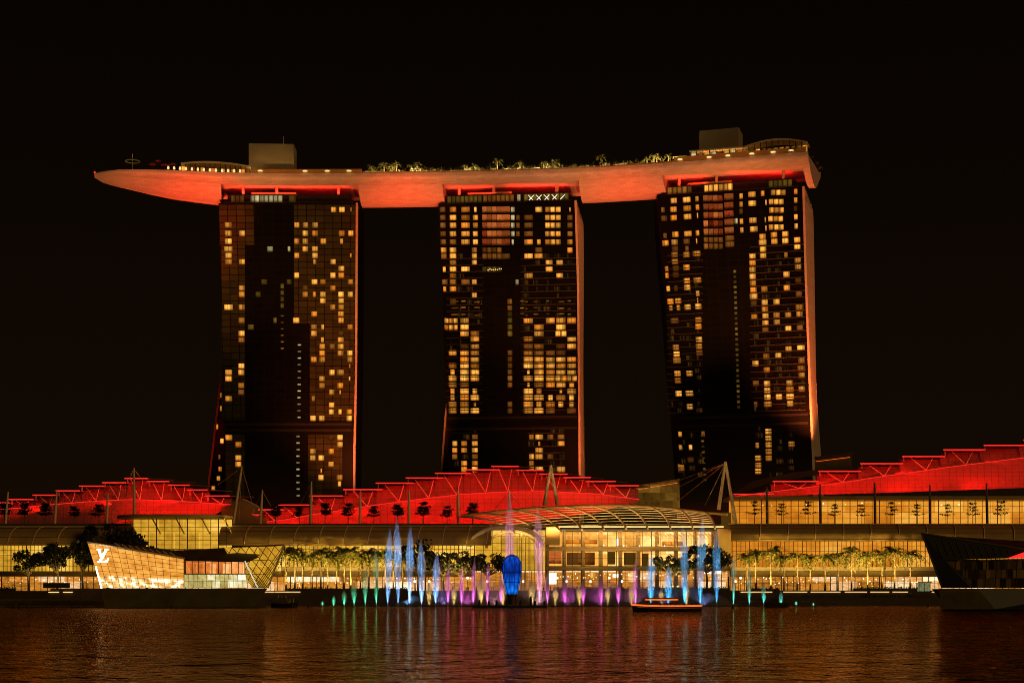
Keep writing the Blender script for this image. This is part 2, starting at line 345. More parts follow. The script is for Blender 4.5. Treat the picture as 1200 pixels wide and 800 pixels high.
def tower(name, label, fac, depth, xb, rear, windows, stairs, bays, crown, bands, dim=()):
    base = fac.at(.5, 5.0); base.z = 5.0
    root = thing('hotel_tower', label, 'hotel tower', base, 'three hotel towers under one roof deck')
    # front leaf, closed body with storeys on the front sheet
    zs = [5+(ZT-5)*k/30 for k in range(31)]; us = [k/8 for k in range(9)]
    mb = MB(); wid = (fac.at(1, 100)-fac.at(0, 100)).length
    mb.grid([[fac.at(u, z) for u in us] for z in zs], [[(u*wid, z) for u in us] for z in zs])
    back = [[fac.at(u, z)+Vector((2*u, depth, 0)) for u in us] for z in zs]
    mb.grid([list(reversed(r)) for r in back], m=1)
    mb.grid([[b[0], fac.at(0, z)] for b, z in zip(back, zs)], m=1); mb.grid([[fac.at(1, z), b[-1]] for b, z in zip(back, zs)], m=1)
    mb.grid([[fac.at(u, ZT) for u in us], back[-1]], m=1, smooth=False)
    obj('facade', mb, [M['bays_dark'], M['dark_glass']], root)
    # right end wall, pale cladding, seen edge-on
    secs = []
    for z in zs:
        f = fac.at(1, z); py = HY-(z-CZ)*F/fac.DR; D2 = fac.DR+depth; b = P(interp(py, xb), HY-(z-CZ)*F/D2, D2)
        secs.append([f+Vector((.02, -.5, 0)), f+Vector((1.0, -.5, 0)), b+Vector((.5, 0, 0)), b+Vector((-.6, 0, 0))])
    obj('end_wall', loft(secs), M['pale_cladding'], root)
    # rear leaf leaning out towards the ground
    xl2, xr2, top, edge = rear
    secs = []; ed = []; er = []
    for k in range(21):
        py = 590+(top-590)*k/20; f = (py-top)/(590-top); D2 = fac.DR+depth+.5+26*f**1.6
        a = P(interp(py, xl2), py, D2); b = P(interp(py, xr2), py, D2)
        secs.append([a, b, b+Vector((0, 12, 0)), a+Vector((0, 12, 0))])
        ed.append([a+Vector((-.9, -.6, 0)), a+Vector((-.02, -.6, 0)), a+Vector((-.02, 12, 0)), a+Vector((-.9, 12, 0))])
        er.append([b+Vector((.02, -.6, 0)), b+Vector((2.0, -.6, 0)), b+Vector((3.0, 12.1, 0)), b+Vector((.02, 12.1, 0))])
    obj('rear_leaf', loft(secs), M['dark_glass'], root)
    if 'l' in edge: obj('rear_edge_wall', loft(ed), M['pale_cladding'], root)
    if 'r' in edge: obj('rear_end_wall', loft(er), M['pale_cladding'], root)
    # curtained bays
    for (x0, x1, y0, y1) in bays:
        mb = MB(); n = 10
        rows = []; uvs = []
        for k in range(n+1):
            py = y1+(y0-y1)*k/n; row = []; uvr = []
            for q in range(5):
                px = x0+(x1-x0)*q/4; u, z = fac.uz(px, py); row.append(fac.at(u, z, .06)); uvr.append((u*wid, z-ZT))
            rows.append(row); uvs.append(uvr)
        mb.grid(rows, uvs, smooth=False); obj('curtained_bay', mb, M['bays'], root)
    for (x0, x1, y) in bands:
        mb = MB(); a = fac.quad((x0+x1)/2, y, x1-x0, 3.0, .05); mb.hexa(a, [p+Vector((0, -.3, 0)) for p in a]); obj('plant_floor_band', mb, M['dark_frame'], root)
    wide = [w for w in windows if w[2] > 13]; windows = [w for w in windows if w[2] <= 13]
    for (px, py, w, h, kind) in wide:
        n = max(2, round(w/5.6))
        for k in range(n): windows.append((px-w/2+w*(k+.5)/n, py, w/n*.9, h, kind))
    rg = random.Random(len(windows)); un = MB()
    for (a0, a1, b0, b1, stp) in dim:
        rb = MB(); y = b0
        while y < b1:
            u0, z0 = fac.uz(a0, y); u1, _ = fac.uz(a1, y); p = [fac.at(u0, z0, 0), fac.at(u1, z0, 0)]; rb.hexa([p[0], p[1], p[1]+Vector((0, -.3, 0)), p[0]+Vector((0, -.3, 0))], [q+Vector((0, 0, .34)) for q in (p[0], p[1], p[1]+Vector((0, -.3, 0)), p[0]+Vector((0, -.3, 0)))])
            x = a0+stp*.5
            while x < a1-1:
                if rg.random() < .62 and not any(abs(x-w[0]) < (w[2]+stp*.6)/2+.6 and abs(y-3.8-w[1]) < 5 for w in windows): un.face(fac.quad(x+rg.uniform(-.8, .8), y-3.9, stp*rg.choice((.25, .55, .7)), 5.4, .1))
                x += stp
            y += 7.7
        obj('facade_rib', rb, M['rib_dark'], root)
    if un.v: o = obj('faint_window', un, M['win_faint'], root); o['kind'] = 'stuff'
    # lit windows: the hundred largest one by one, the rest as one part
    ws = sorted(windows, key=lambda w: -w[2]*w[3]*(1.5 if w[4] in ('win_warm', 'win_white') else 1))
    rest = MB()
    for i, (px, py, w, h, kind) in enumerate(ws):
        if i < 100:
            mb = MB(); q = fac.quad(px, py, w, h, .12); mb.face(q); mb.face([p+Vector((0, .05, 0)) for p in reversed(q)])
            obj('window', mb, M[kind], root)
        else: rest.face(fac.quad(px, py, w, h, .12), m=['win_warm', 'win_dim', 'win_red', 'win_white', 'win_olive'].index(kind))
    if rest.v:
        o = obj('window', rest, [M[k] for k in ('win_warm', 'win_dim', 'win_red', 'win_white', 'win_olive')], root); o['kind'] = 'stuff'
    for (px, py, w, h, kind) in stairs:
        mb = MB(); q = fac.quad(px, py, w, h, .14); mb.hexa(q, [p+Vector((0, .04, 0)) for p in q]); obj('stair_light', mb, M[kind], root)
    # floor edge lines
    # crown storey set back under the deck
    x0, x1, segs = crown
    mb = MB()
    def cp(px, z, dback):
        u, _ = fac.uz(px, 238); return fac.at(u, z)+Vector((0, dback, 0))
    n = 6
    for a in range(n):
        xa = x0+(x1-x0)*a/n; xc = x0+(x1-x0)*(a+1)/n
        mb.hexa([cp(xa, ZT, 1.5), cp(xc, ZT, 1.5), cp(xc, ZT, depth-1), cp(xa, ZT, depth-1)], [cp(xa, ZT+4.2, 1.5), cp(xc, ZT+4.2, 1.5), cp(xc, ZT+4.2, depth-1), cp(xa, ZT+4.2, depth-1)])
    cr_ = obj('crown_storey', mb, M['dark_frame'], root)
    mb = MB(); mb.hexa([cp(x0-4, ZT+.05, -.4), cp(x1+3, ZT+.05, -.4), cp(x1+3, ZT+.05, 1.4), cp(x0-4, ZT+.05, 1.4)], [cp(x0-4, ZT+.45, -.4), cp(x1+3, ZT+.45, -.4), cp(x1+3, ZT+.45, 1.4), cp(x0-4, ZT+.45, 1.4)])
    obj('roof_edge', mb, M['dark_frame'], root)
    for (sa, sb, kind) in segs:
        mb = MB(); nn = max(1, int((sb-sa)/5))
        for q in range(nn):
            a = sa+(sb-sa)*q/nn; b = sa+(sb-sa)*(q+.9)/nn
            mb.face([cp(a, ZT+.8, 1.4), cp(b, ZT+.8, 1.4), cp(b, ZT+3.8, 1.4), cp(a, ZT+3.8, 1.4)])
        obj('crown_window', mb, M[kind], cr_)
    for px in (x0+18, x0+(x1-x0)*.4, x1-14):
        mb = MB(); mb.tube([cp(px, ZT+4.1, 2.5), cp(px, 193.1, 2.0)], .7, 6); obj('deck_strut', mb, M['pale_cladding'], cr_)
    mb = MB(); xa, xb_ = x0+28, x0+80
    mb.hexa([cp(xa, ZT+4.25, 2), cp(xb_, ZT+4.25, 2), cp(xb_, ZT+4.25, 9), cp(xa, ZT+4.25, 9)], [cp(xa, ZT+5.4, 2), cp(xb_, ZT+5.4, 2), cp(xb_, ZT+5.4, 9), cp(xa, ZT+5.4, 9)])
    obj('roof_plant', mb, M['roof_box'], cr_)
    return root

def rows_to_windows(rowy, cols, text):
    out = []
    for line in text.strip().split('\n'):
        r, items = line.split(':'); py = rowy[int(r)]
        for it in items.split():
            c = it[0]; fl = it[1:]; px, w = cols(c, int(r)); h = 6.0; kind = 'win_warm'; dy = 0
            if 'n' in fl: w *= .55
            if 'v' in fl: w *= .28; h *= .8
            if 'w' in fl: w *= 1.25
            if 'd' in fl: kind = 'win_dim'
            if 'r' in fl: kind = 'win_red'; h = 7.2
            if 'o' in fl: kind = 'win_olive'
            if 'x' in fl: kind = 'win_white'
            out.append((px, py, w, h, kind))
    return out
# left tower
ry1 = [245.8, 254.8, 263.8, 273.5, 282.8, 291.8, 299.5, 306.8, 314.8, 322.7, 330.3, 337.7, 345, 352.5, 360, 367.9, 375.4, 383.2, 390.7, 398.2, 406, 413.8, 421.2, 428.8, 436.3, 443.7, 451.7, 459.5, 467, 474.5, 482.5, 490, 512.5, 520.7, 528.7, 536.3, 543.8, 551.5, 559.3, 566.8]
def c1(c, r):
    t = r/31.0
    tab = {'a': (267.6+.6*t, 8), 'b': (284-1.5*t-(3 if r > 31 else 0), 7), 'c': (348-1.6*t, 6), 'd': (358-1.2*t, 6.4), 'e': (369.5-2.6*t, 6.8), 'f': (379.3-2.4*t, 6.6), 'g': (391-2.6*t, 6.2), 'h': (400.6-2.2*t, 6.8), 'i': (411.4-2.2*t, 6.2),
           'p': (316.5, 7), 'q': (338.8, 5.5), 's': (309.6, 7), 't': (302.6, 6), 'k': (294, 7), 'y': (260.3, 5), 'm': (322.5, 4)}
    return tab[c]
w1 = rows_to_windows(ry1, c1, """0:g h iv
2:a c d e
3:a b d e h i
4:a c d f hn
5:aw px qxn d e
6:a c e iv
7:a b en g
8:h
9:c g h
10:so qo e f i
11:b dd g
12:b to d en f h i
13:f h
14:aw b g h
15:e h
16:b cw h mo
17:ko ed fn i
18:b e hd
19:b fn h
20:f gd h
21:f h i
22:e f i
23:b iv
24:a b g hw
25:a f iv
26:b f h
27:bd g hv
28:a en
29:g
30:g hn i
31:e f i
32:a gd h
33:b h
34:e g
35:b e f
36:b g
37:fv
38:f h
39:hn""")
st1 = [(351-.05*k, 404+7.7*k, 4.2, 1.6, 'win_white') for k in range(12)]+[(349.3, 511+7.7*k, 4.2, 1.8, 'win_white') for k in range(10)]+[(330.8, 370+7.6*k, 3.6, 1.5, 'win_dim') for k in range(6)]+[(330.8, 335+7.6*k, 4, 5.5, 'win_olive') for k in range(4)]
f1 = Facade(760, 760, [(238, 256), (330, 259.3), (425, 261), (490, 263), (575, 264), (690, 265)], [(238, 417), (440, 416), (530, 414), (580, 413.5), (690, 412)])
T1 = tower('left', 'hotel tower with scattered lit windows and a thin red-edged leg leaning out at its foot', f1, 20, [(200, 420), (690, 416)],
      ([(420, 264), (428, 262), (575, 245), (592, 243)], [(420, 400), (600, 400)], 424, 'l'), w1, st1,
      [(257, 298, 240, 287), (259.5, 287, 287.4, 492), (344.5, 416, 240, 379), (363, 415.5, 379.4, 492), (264.5, 286.5, 509, 588), (361, 401, 509, 588)],
      (266, 410, [(293, 331, 'win_white'), (338, 347, 'win_olive'), (270, 286, 'win_dim')]), [(262, 412, 497), (262, 412, 504)])
mb = MB()
rw = [(259.8, 463), (259.8, 478.5), (260, 516.5), (254.5, 500), (257, 535), (250, 571), (258, 549), (256, 560)]
for i, (x, y) in enumerate(rw):
    D2 = 760+20+26*((y-424)/166)**1.6; q = MB(); w = 4.2 if i not in (3, 4) else 2.4
    q.face([P(x-w/2, y+3, D2), P(x+w/2, y+3, D2), P(x+w/2, y-3, D2), P(x-w/2, y-3, D2)]); obj('window', q, M['win_warm' if i != 4 else 'win_dim'], T1)
# middle tower
ry2 = [245.8, 255.2, 264.2, 274.2, 283.7, 293.3, 300.5, 308, 315.8, 323.3, 330.6, 338.8, 346.3, 353.5, 361, 368.5, 375.7, 383.5, 391, 397.3, 405.7, 413.5, 421, 428.5, 436, 443.4, 451, 458.5, 466, 473.8, 481.3, 512, 519.8, 527.7, 535, 542.9, 549.9]
def c2(c, r):
    t = r/30.0
    if r < 16: tab = {'A': (518.7+2.6*min(1, r/10), 6.5), 'B': (531, 7.6), 'C': (545.6, 10), 'D': (557.3-1.2*(r > 4), 6), 'E': (576.6, 23), 'e': (592.8, 10), 'F': (601, 4.6), 'G': (607, 4.4), 'H': (619.6, 10), 'I': (631.5, 8), 'J': (648, 19), 'j': (643.6, 8), 'k': (656, 8), 'K': (668, 6), 'Z': (597.5, 5.5), 's': (606, 4)}
    elif r < 31: tab = {'Y': (528.7, 16), 'A': (530.5, 9), 'C': (544.4, 10), 'D': (556.6, 10), 'H': (619.2, 11), 'I': (631.6, 11), 'J': (645, 10.5), 'K': (657.2, 11), 'L': (669.9, 10.5), 'Z': (597.7, 5.5)}
    else: tab = {'A': (533, 6), 'C': (544, 7), 'D': (556.6, 7), 'H': (623, 6), 'I': (632, 9), 'J': (645, 7), 'K': (657.5, 8)}
    return tab[c]
w2 = rows_to_windows(ry2, c2, """0:Ad B C Dn Er er Fx I J Kv
1:Ad B C D Er er Fx Gd Hd J Kd
2:Ad B C D Er er Fx Gd Hd J Kd
3:Ad B C D Er er Fx Gd Hd J Kd
4:Ad Bd C D Er er Fxn H In J K
5:A B Dd Ed Id K
6:Ad B D Ed ed H Iw
7:Bd D j k
8:An B C Eo j
9:B H k
10:Ad B Cd D sx
11:An B
12:D
13:Bd Zd
14:Zd
15:Zo
16:Y C H J K L Zo
17:Y C I K Zo
18:C D I Kw Zo
19:D H L
20:Cd D Hd I Kd L
21:A C Dd H Id Jd Kd Zd
22:C D H I J K L Zd
23:A C D H I J K L Zd
24:An C D Hv I J K L Zd
25:A C D H I J Kw Lw Zd
26:Ad Cd Hv Id J K Ln Zd
27:An C Dn H In Kv L
28:An C D H I Jn K Ln
29:A C Dv H In J Kn Ln Zd
30:A C D H I Jd Ld Zd
31:Dd H I Jd Kd
32:A C D Iv K
33:A C D I
34:Ad Dd H I Jd
35:C D H
36:C D H I Kw""")
st2 = []
for r in (13, 14, 15):
    for (x, w) in ((533, 9), (543, 6), (559, 7), (612, 5), (617, 3), (628, 6), (642, 3.5), (658, 7), (667, 4)): st2.append((x, ry2[r]+random.uniform(-1, 1), w, 1.6, 'win_dim'))
for k in range(8): st2.append((572+k*2.2, 316+random.uniform(-1, 1), 1.2, 1.2, 'lamp_warm'))
f2 = Facade(762.6, 754.8, [(238, 513.5), (330, 517.5), (430, 521), (500, 524), (575, 527), (690, 531)], [(232, 673), (330, 676), (430, 677), (560, 678), (690, 679)])
T2 = tower('middle', 'tall hotel tower densely lit at its sides, standing between the other two towers', f2, 20, [(200, 676), (235, 678), (252, 683), (330, 683), (430, 682.3), (690, 683.5)],
      ([(470, 526), (478, 524), (560, 518), (590, 516)], [(240, 676), (430, 677.5), (550, 680), (600, 681)], 300, 'lr'), w2, st2, [],
      (520, 667, [(524, 565, 'win_olive'), (566, 603, 'win_dim'), (614, 667, 'win_olive'), (606, 611, 'win_white')]), [(524, 676, 490), (524, 676, 503)], [(523, 566, 304, 484, 11), (610, 675, 304, 484, 12.5), (529, 561, 508, 556, 11), (618, 662, 508, 556, 11.5)])
q = MB()
for i in range(9):
    a = 620+i*4.6; u, _ = f2.uz(a, 238); p = f2.at(u, ZT)+Vector((0, 1.2, 1.0)); b = p+Vector((2.2*(-1)**i, -.05, 2.3)); q.tube([p, b], .13, 4)
obj('crown_light', q, M['lamp_white'], T2)
# right tower
w3 = []
def z3(ox, oy, items):
    for it in items.split():
        a, *fl = it.split('/'); x, y = a.split(','); fl = fl[0] if fl else ''
        w = 7.4; h = 6.2; kind = 'win_warm'
        for ch in fl:
            if ch == 'n': w = 4.2
            if ch == 'v': w = 1.6
            if ch == 'w': w = 9
            if ch == 'W': w = 18
            if ch == 'd': kind = 'win_dim'
            if ch == 'r': kind = 'win_red'; w = 23; h = 7.4
            if ch == 's': kind = 'win_red'; w = 10.5; h = 7.4
            if ch == 'q': kind = 'win_dim'; w = 23
            if ch == 't': kind = 'win_dim'; w = 10.5
            if ch == 'x': kind = 'win_white'; w = 4
        w3.append((ox+float(x)/6.667, oy+float(y)/6.667, w, h, kind))
z3(765, 200, "165,237 265,230/w 345,222/n 690,200/n 775,188/w 858,180/n 980,173/W 1117,165/n 80,308/nd 163,305 270,297/w 350,288/n 690,265/n 778,258/w 965,245/W 885,250/v 1117,232/n 90,375/d 165,370 272,362/w 350,352/v 690,320/nd 967,310/W 1115,298/nd 652,395/x 693,398/n 783,390/w 960,378/W 880,385/v 1118,363/n 97,510/nd 177,500 275,495/w 350,488/n 697,465/n 790,458/w 965,443/W 885,450/v 1120,435/n "
   "470,218/r 595,206/s 472,285/r 595,273/s 473,350/r 596,338/s 473,416/r 597,404/s 474,480/r 598,468/s 474,542/q 602,530/t 474,592/q 603,578/t "
   "100,567 172,560 265,555/d 343,550/v 858,517 947,503 1035,497 1128,543 175,612/d 268,610/nd 858,563/w 950,555 1035,550 1128,595 172,658/d 263,658 343,650/w 780,668 862,615 175,712 780,722 862,665 1133,700 1040,660/nd 110,768/n 182,765/d 265,757 780,775 1135,752")
z3(765, 310, "112,87/n 182,82/d 782,95 1045,78 1137,127/d 268,128 350,123/w 783,148 122,190/n 182,187/nd 270,180 787,200 872,193 1048,183 1142,232/d 352,227/n 788,250/w 790,305/d 140,290 200,285 352,282/v 875,298 967,292 142,340/n 202,338/n 273,333 357,328 877,352 1147,335/w 793,410 880,403 968,398 1057,395 1147,388 172,440/wd 357,433 880,458 970,452 357,485 880,512/d 1058,502 1150,495/d 362,587 362,640 365,690/d 182,648 1062,660 1158,652/w 187,700 888,718 980,712 190,750/w 803,773 1162,750/d")
z3(775, 420, "825,90 1095,78/w 1097,132 128,118 222,117 132,173 827,197 740,195/d 1003,192 137,275 222,272/w 828,250 1005,243/w 1098,238 830,302 920,300 1007,298/w 225,377 832,357/w 1007,352 738,358/nd 148,590/n 328,588/nd 837,570 838,622 840,675 750,678/n 1018,668/d 152,692/n 230,692/n 840,728 840,778 757,778 230,790/d 155,845 157,865/d 757,833 757,880")
st3 = [(861+k*.18, 318+6.1*k, 3.6, 3.2, 'win_olive') for k in range(27)]+[(823+k*.4, 510+6.5*k, 3.6, 2.4, 'win_olive') for k in range(9)]
f3 = Facade(746.6, 729, [(230, 770), (300, 774.5), (330, 777.5), (425, 785), (470, 789.5), (530, 794), (575, 797), (690, 804)], [(205, 939.5), (320, 942.5), (430, 946.5), (500, 949.5), (540, 951.5), (570, 952.5), (690, 957)])
T3 = tower('right', 'tall hotel tower with a broad orange-lit end wall at its right side', f3, 20, [(200, 941), (218, 946), (236, 952), (300, 953), (400, 954.5), (480, 956), (540, 957), (690, 959)],
      ([(200, 800), (600, 810)], [(240, 946), (300, 946.7), (400, 949), (480, 952.8), (535, 957), (600, 961.5)], 240, 'r'), w3, st3, [],
      (779, 934, [(783, 812, 'win_dim'), (826, 860, 'win_warm'), (902, 930, 'win_olive')]), [(792, 947, 490), (792, 947, 500)], [(782, 824, 300, 486, 10.5), (879, 944, 290, 486, 13), (796, 832, 506, 566, 10), (884, 932, 506, 566, 12)])

# ------------------------------------------------------------------ roof deck
ZG = 195.0
GT = [(110.5, 203.6), (118, 202.5), (126, 201.5), (140, 200.5), (170, 201), (200, 202), (257, 205), (300, 206), (340, 206.5), (430, 206.2), (520, 205), (600, 203), (640, 201.8), (690, 200), (730, 197.6), (770, 194.8), (815, 191.7), (860, 188), (905, 184.6), (947, 181)]
WT = [(110.5, 1.5), (118, 9), (126, 14), (140, 20), (170, 28), (200, 33), (257, 38), (960, 38)]
def station(px):
    D = (ZG-CZ)*F/(HY-interp(px, GT)); return Vector(((px-600)*D/F, D, ZG))
pxs = [110.5, 112.5, 115, 118, 122, 126, 132, 140, 150, 160, 172, 186, 200, 215, 230, 244, 257]+[257+10*k for k in range(1, 69)]+[947]
def frame(px):
    e = 14 if px > 140 else 30
    a, b = station(max(px-e, 141 if px < 200 else 110)), station(min(max(px+e, 170), 947)); t = (b-a).normalized(); t.z = 0
    return station(px), Vector((-t.y, t.x, 0)).normalized()
UPPER = [(0, 1.3), (0, 0), (.4, -.9), (1.2, -1.75), (2.5, -2.55), (4.2, -3.2)]
def section(px, prof):
    s, n = frame(px); w = interp(px, WT); f = w/38; dz = interp(px, [(110.5, .12), (118, .3), (126, .40), (140, .52), (170, .70), (200, .82), (257, .95), (340, 1), (960, 1)])
    return [s+n*(d*f)+Vector((0, 0, z*dz)) for d, z in prof]
deck = thing('roof_deck', 'long boat-shaped roof deck lit red, resting across the three towers', 'roof deck', (0, 760, ZG))
FULLU = UPPER+[(5.0, -3.2), (5.2, -2.0), (32.8, -2.0), (33.8, -3.2), (35.5, -2.55), (36.8, -1.75), (37.6, -.9), (38, 0), (38, 1.3), (37.4, 1.3), (37.4, .2), (.6, .2), (.6, 1.3)]
rows = [section(px, FULLU) for px in pxs]
run = [0]
for a, b in zip(pxs, pxs[1:]): run.append(run[-1]+(station(b)-station(a)).length)
def plen(prof):
    o = [0]
    for a, b in zip(prof, prof[1:]): o.append(o[-1]+math.hypot(b[0]-a[0], b[1]-a[1]))
    return o
pl = plen(FULLU)+[0]
uvs = [[(run[i], pl[j]) for j in range(len(FULLU)+1)] for i in range(len(pxs))]
mb = MB(); mb.grid(rows, uvs, smooth=True, closed=True); mb.face(list(reversed(rows[0])), [(0, 0)]*len(FULLU)); mb.face(rows[-1], [(0, 0)]*len(FULLU))
o = obj('hull_flank', mb, M['hull'], deck)
mod = o.modifiers.new('edges', 'EDGE_SPLIT'); mod.split_angle = R(40)
BEL = [(4.2, -3.18), (6.4, -4.9), (9, -6.5), (12, -7.9), (15.2, -8.9), (19, -9.4), (23, -9.2), (27, -7.6), (31, -5.0), (33.8, -3.18), (33, -2.1), (5.3, -2.1)]
for (a, b) in ((110.5, 258.5), (418.5, 517), (677, 774), (939, 947)):
    st = [a]+[p for p in pxs if a+1.5 < p < b-1.5]+[b]
    rr = [section(p, BEL) for p in st]; mb = MB(); pb = plen(BEL)+[0]; L = [0]
    for p, q in zip(st, st[1:]): L.append(L[-1]+(station(q)-station(p)).length)
    mb.grid(rr, [[(L[i], pb[j]) for j in range(len(BEL)+1)] for i in range(len(st))], closed=True)
    mb.face(list(reversed(rr[0])), [(0, 0)]*len(BEL)); mb.face(rr[-1], [(0, 0)]*len(BEL))
    o = obj('hull_belly', mb, M['hull'], deck); mod = o.modifiers.new('edges', 'EDGE_SPLIT'); mod.split_angle = R(50)
# keel rim at the prow, parapet band and its lamps
mb = MB(); mb.tube([section(p, BEL)[5]+Vector((0, 0, -.1)) for p in pxs[:17]], .35, 6); obj('keel_rim', mb, M['pale_cladding'], deck)
def parapet(a, b, h0, name='parapet'):
    st = [a+(b-a)*k/12 for k in range(13)]
    secs = [section(p, [(.1, 1.32), (.1, h0), (.9, h0), (.9, 1.32)]) for p in st]
    mb = MB(); mb.grid(secs, smooth=False, closed=True); mb.face(list(reversed(secs[0]))); mb.face(secs[-1]); return obj(name, mb, M['canopy_brown'], deck)
parapet(297, 424, 3.2); parapet(790, 944, 3.6); parapet(424.5, 789, 1.9)
for px in (305, 357.5, 383.5, 409, 797, 831, 853, 881, 906, 927):
    p = section(px, [(-.15, 2.3)])[0]; mb = MB(); mb.lathe([(.9, -.25), (1.2, 0), (.9, .2)], p, 8); obj('parapet_lamp', mb, M['lamp_warm'], deck)
mb = MB(); mb.lathe([(.35, 0), (.5, .5), (.2, .9)], section(111, [(0, 1.0)])[0], 8); obj('aviation_light', mb, M['led_red'], deck)

# red floods on the tower crowns and orange-red floods from the waterfront roofs
RED = (1, .014, .008); ORG_ = (1, .28, .075); WALL_ = (1, .17, .045)
for (xa, xb_, f) in ((266, 412, f1), (521, 670, f2), (780, 934, f3)):
    for k in range(2):
        px = xa+(xb_-xa)*(.27+.46*k); u, _ = f.uz(px, 238); p = f.at(u, ZT+4.9)+Vector((0, 1.2, 0))
        area('crown_floodlight', p, p+Vector((0, 3.0, 6)), 27, .5, 2600, RED, 160)
for (x, tx, pw) in ((-150, -155, 1.0), (-75, -80, 1.0), (0, 0, 1.0), (75, 72, 1.0), (125, 120, .65)):
    spot('roof_top_floodlight', (x, 648, 60), (tx, 752, 176), pw*5.2e5, ORG_, 52, .9, 1)
for (tx, sz, pw) in ((240, 20, 1.0), (215, 28, .7), (456, 20, .75), (482, 20, .75), (714, 20, .55), (738, 20, .55), (944, 14, .25)):
    s_, n_ = frame(tx); q = s_+n_*20+Vector((0, 0, -10))
    spot('hull_floodlight', (q.x*.97, 648, 58), q, pw*9.5e5, RED, sz, 1, 1)
b = P(972, 530, 702); spot('end_wall_floodlight', b, f3.at(1, 112)+Vector((4, 9, 0)), 4.6e5, WALL_, 75, .8, .6)
for (f, dx, pw) in ((f1, 9, 1), (f2, 12, 1)):
    b = f.at(1, 42); spot('end_wall_floodlight', b+Vector((dx+10, -62, 8)), f.at(1, 98)+Vector((2, 8, 0)), pw*4.6e5, WALL_, 70, .8, .6)
b = f1.at(0, 45); spot('end_wall_floodlight', b+Vector((-22, -14, 0)), b+Vector((-6, 30, 30)), 1.6e4, RED, 80, .8, .6)

# ------------------------------------------------------------------ things on the deck
def onbox(name, label, cat, px0, px1, d0, d1, h0, h1, mat):
    c = section((px0+px1)/2, [((d0+d1)/2, h0)])[0]; root = thing(name, label, cat, c)
    a = section(px0, [(d0, 0), (d1, 0)]); b = section(px1, [(d0, 0), (d1, 0)])
    q = lambda h: [a[0]+Vector((0, 0, h)), b[0]+Vector((0, 0, h)), b[1]+Vector((0, 0, h)), a[1]+Vector((0, 0, h))]
    mb = MB(); mb.hexa(q(h0), q(h1)); obj('wall', mb, mat, root)
    mb = MB(); mb.hexa([p+Vector((0, -.15, 0)) for p in q(h1)], [p+Vector((0, -.15, .3)) for p in q(h1)]); obj('coping', mb, mat, root)
    return root, c
r1, c = onbox('lift_core', 'blank olive roof box on the deck over the few-windowed tower, with a thin aerial', 'roof box', 289, 340, 14, 26, .2, 18.2, M['roof_box'])
mb = MB(); mb.tube([c+Vector((5, 0, 18.2)), c+Vector((5, 0, 23.5))], .12, 5); obj('aerial', mb, M['steel_pale'], r1)
r2, c = onbox('lift_core', 'blank olive roof box on the deck above the tower with the broad orange end wall', 'roof box', 813, 859, 14, 26, .2, 18, M['roof_box'])
mb = MB(); mb.tube([c+Vector((8, 0, 18)), c+Vector((8, 0, 20))], .12, 5); obj('aerial', mb, M['steel_pale'], r2)
area('deck_light', section(320, [(5, 3.0)])[0], section(320, [(14, 11)])[0], 22, .5, 900, (1, .55, .18)); area('deck_light', section(843, [(5, 3.0)])[0], section(843, [(14, 10)])[0], 20, .5, 800, (1, .5, .16))

for (a_, b_) in ((426, 470), (474, 518), (522, 566), (570, 614), (618, 662), (666, 700), (702, 742), (746, 785)):
    m_ = (a_+b_)/2; p = section(m_, [(1.6, 2.2)])[0]; q = section(m_, [(5, 6)])[0]; area('deck_light', p, q, (b_-a_)*.38, .3, 1100, (1, .72, .25))  # strip lamps added so the rim shrubs show
def pavilion(label, px0, px1, d, h, hr, mats, n, arched=0):
    st = [px0+(px1-px0)*k/n for k in range(n+1)]
    root = thing('roof_pavilion', label, 'roof pavilion', section((px0+px1)/2, [(d, .2)])[0], 'pavilions on the roof deck')
    hh = lambda k: h+arched*math.sin(math.pi*k/n)
    mb = MB()
    for k in range(n):
        a = section(st[k], [(d, 0), (d+9, 0)]); b = section(st[k+1], [(d, 0), (d+9, 0)])
        z0, z1 = Vector((0, 0, hh(k))), Vector((0, 0, hh(k+1))); t = Vector((0, 0, hr))
        mb.hexa([a[0]+z0, b[0]+z1, b[1]+z1, a[1]+z0], [a[0]+z0+t, b[0]+z1+t, b[1]+z1+t, a[1]+z0+t])
    obj('roof', mb, M['steel_pale'], root)
    for k in range(n):
        a = section(st[k]+.6, [(d+2.5, 0)])[0]; b = section(st[k+1]-.4, [(d+2.5, 0)])[0]
        mb = MB(); mb.face([a+Vector((0, 0, .6)), b+Vector((0, 0, .6)), b+Vector((0, 0, h-.3)), a+Vector((0, 0, h-.3))]); obj('window', mb, M[mats[k % len(mats)]], root)
        mb = MB(); p = section(st[k], [(d+.6, .2)])[0]; mb.tube([p, p+Vector((0, 0, hh(k)))], .18, 5); obj('post', mb, M['dark_frame'], root)
    return root
pavilion('low gold-lit restaurant pavilion at the prow side of the left roof box', 212, 292, 6, 5.2, .8, ['win_warm', 'win_dim', 'win_red', 'win_olive'], 14, 1.6)
pavilion('red-lit bar terrace under a thin roof beside the left roof box', 303, 402, 8, 4.6, .5, ['win_red', 'win_red', 'win_dim'], 14)
pavilion('bright restaurant pavilion with violet-tinted bays in front of the right roof box', 806, 868, 4, 6.5, .6, ['win_white', 'win_dim', 'win_warm'], 8)
pavilion('arched gold-lit pavilion at the stern end of the deck', 869, 944, 4, 6.2, .7, ['win_dim', 'win_olive', 'win_warm', 'win_dim'], 11, 2.4)
pavilion('low lit pool-side hut among the deck palms above the middle tower', 588, 632, 3, 2.6, .4, ['win_olive'], 5)
pavilion('small bright kiosk just before the right restaurant pavilion', 787, 804, 3, 4.2, .4, ['win_white', 'win_olive'], 3)
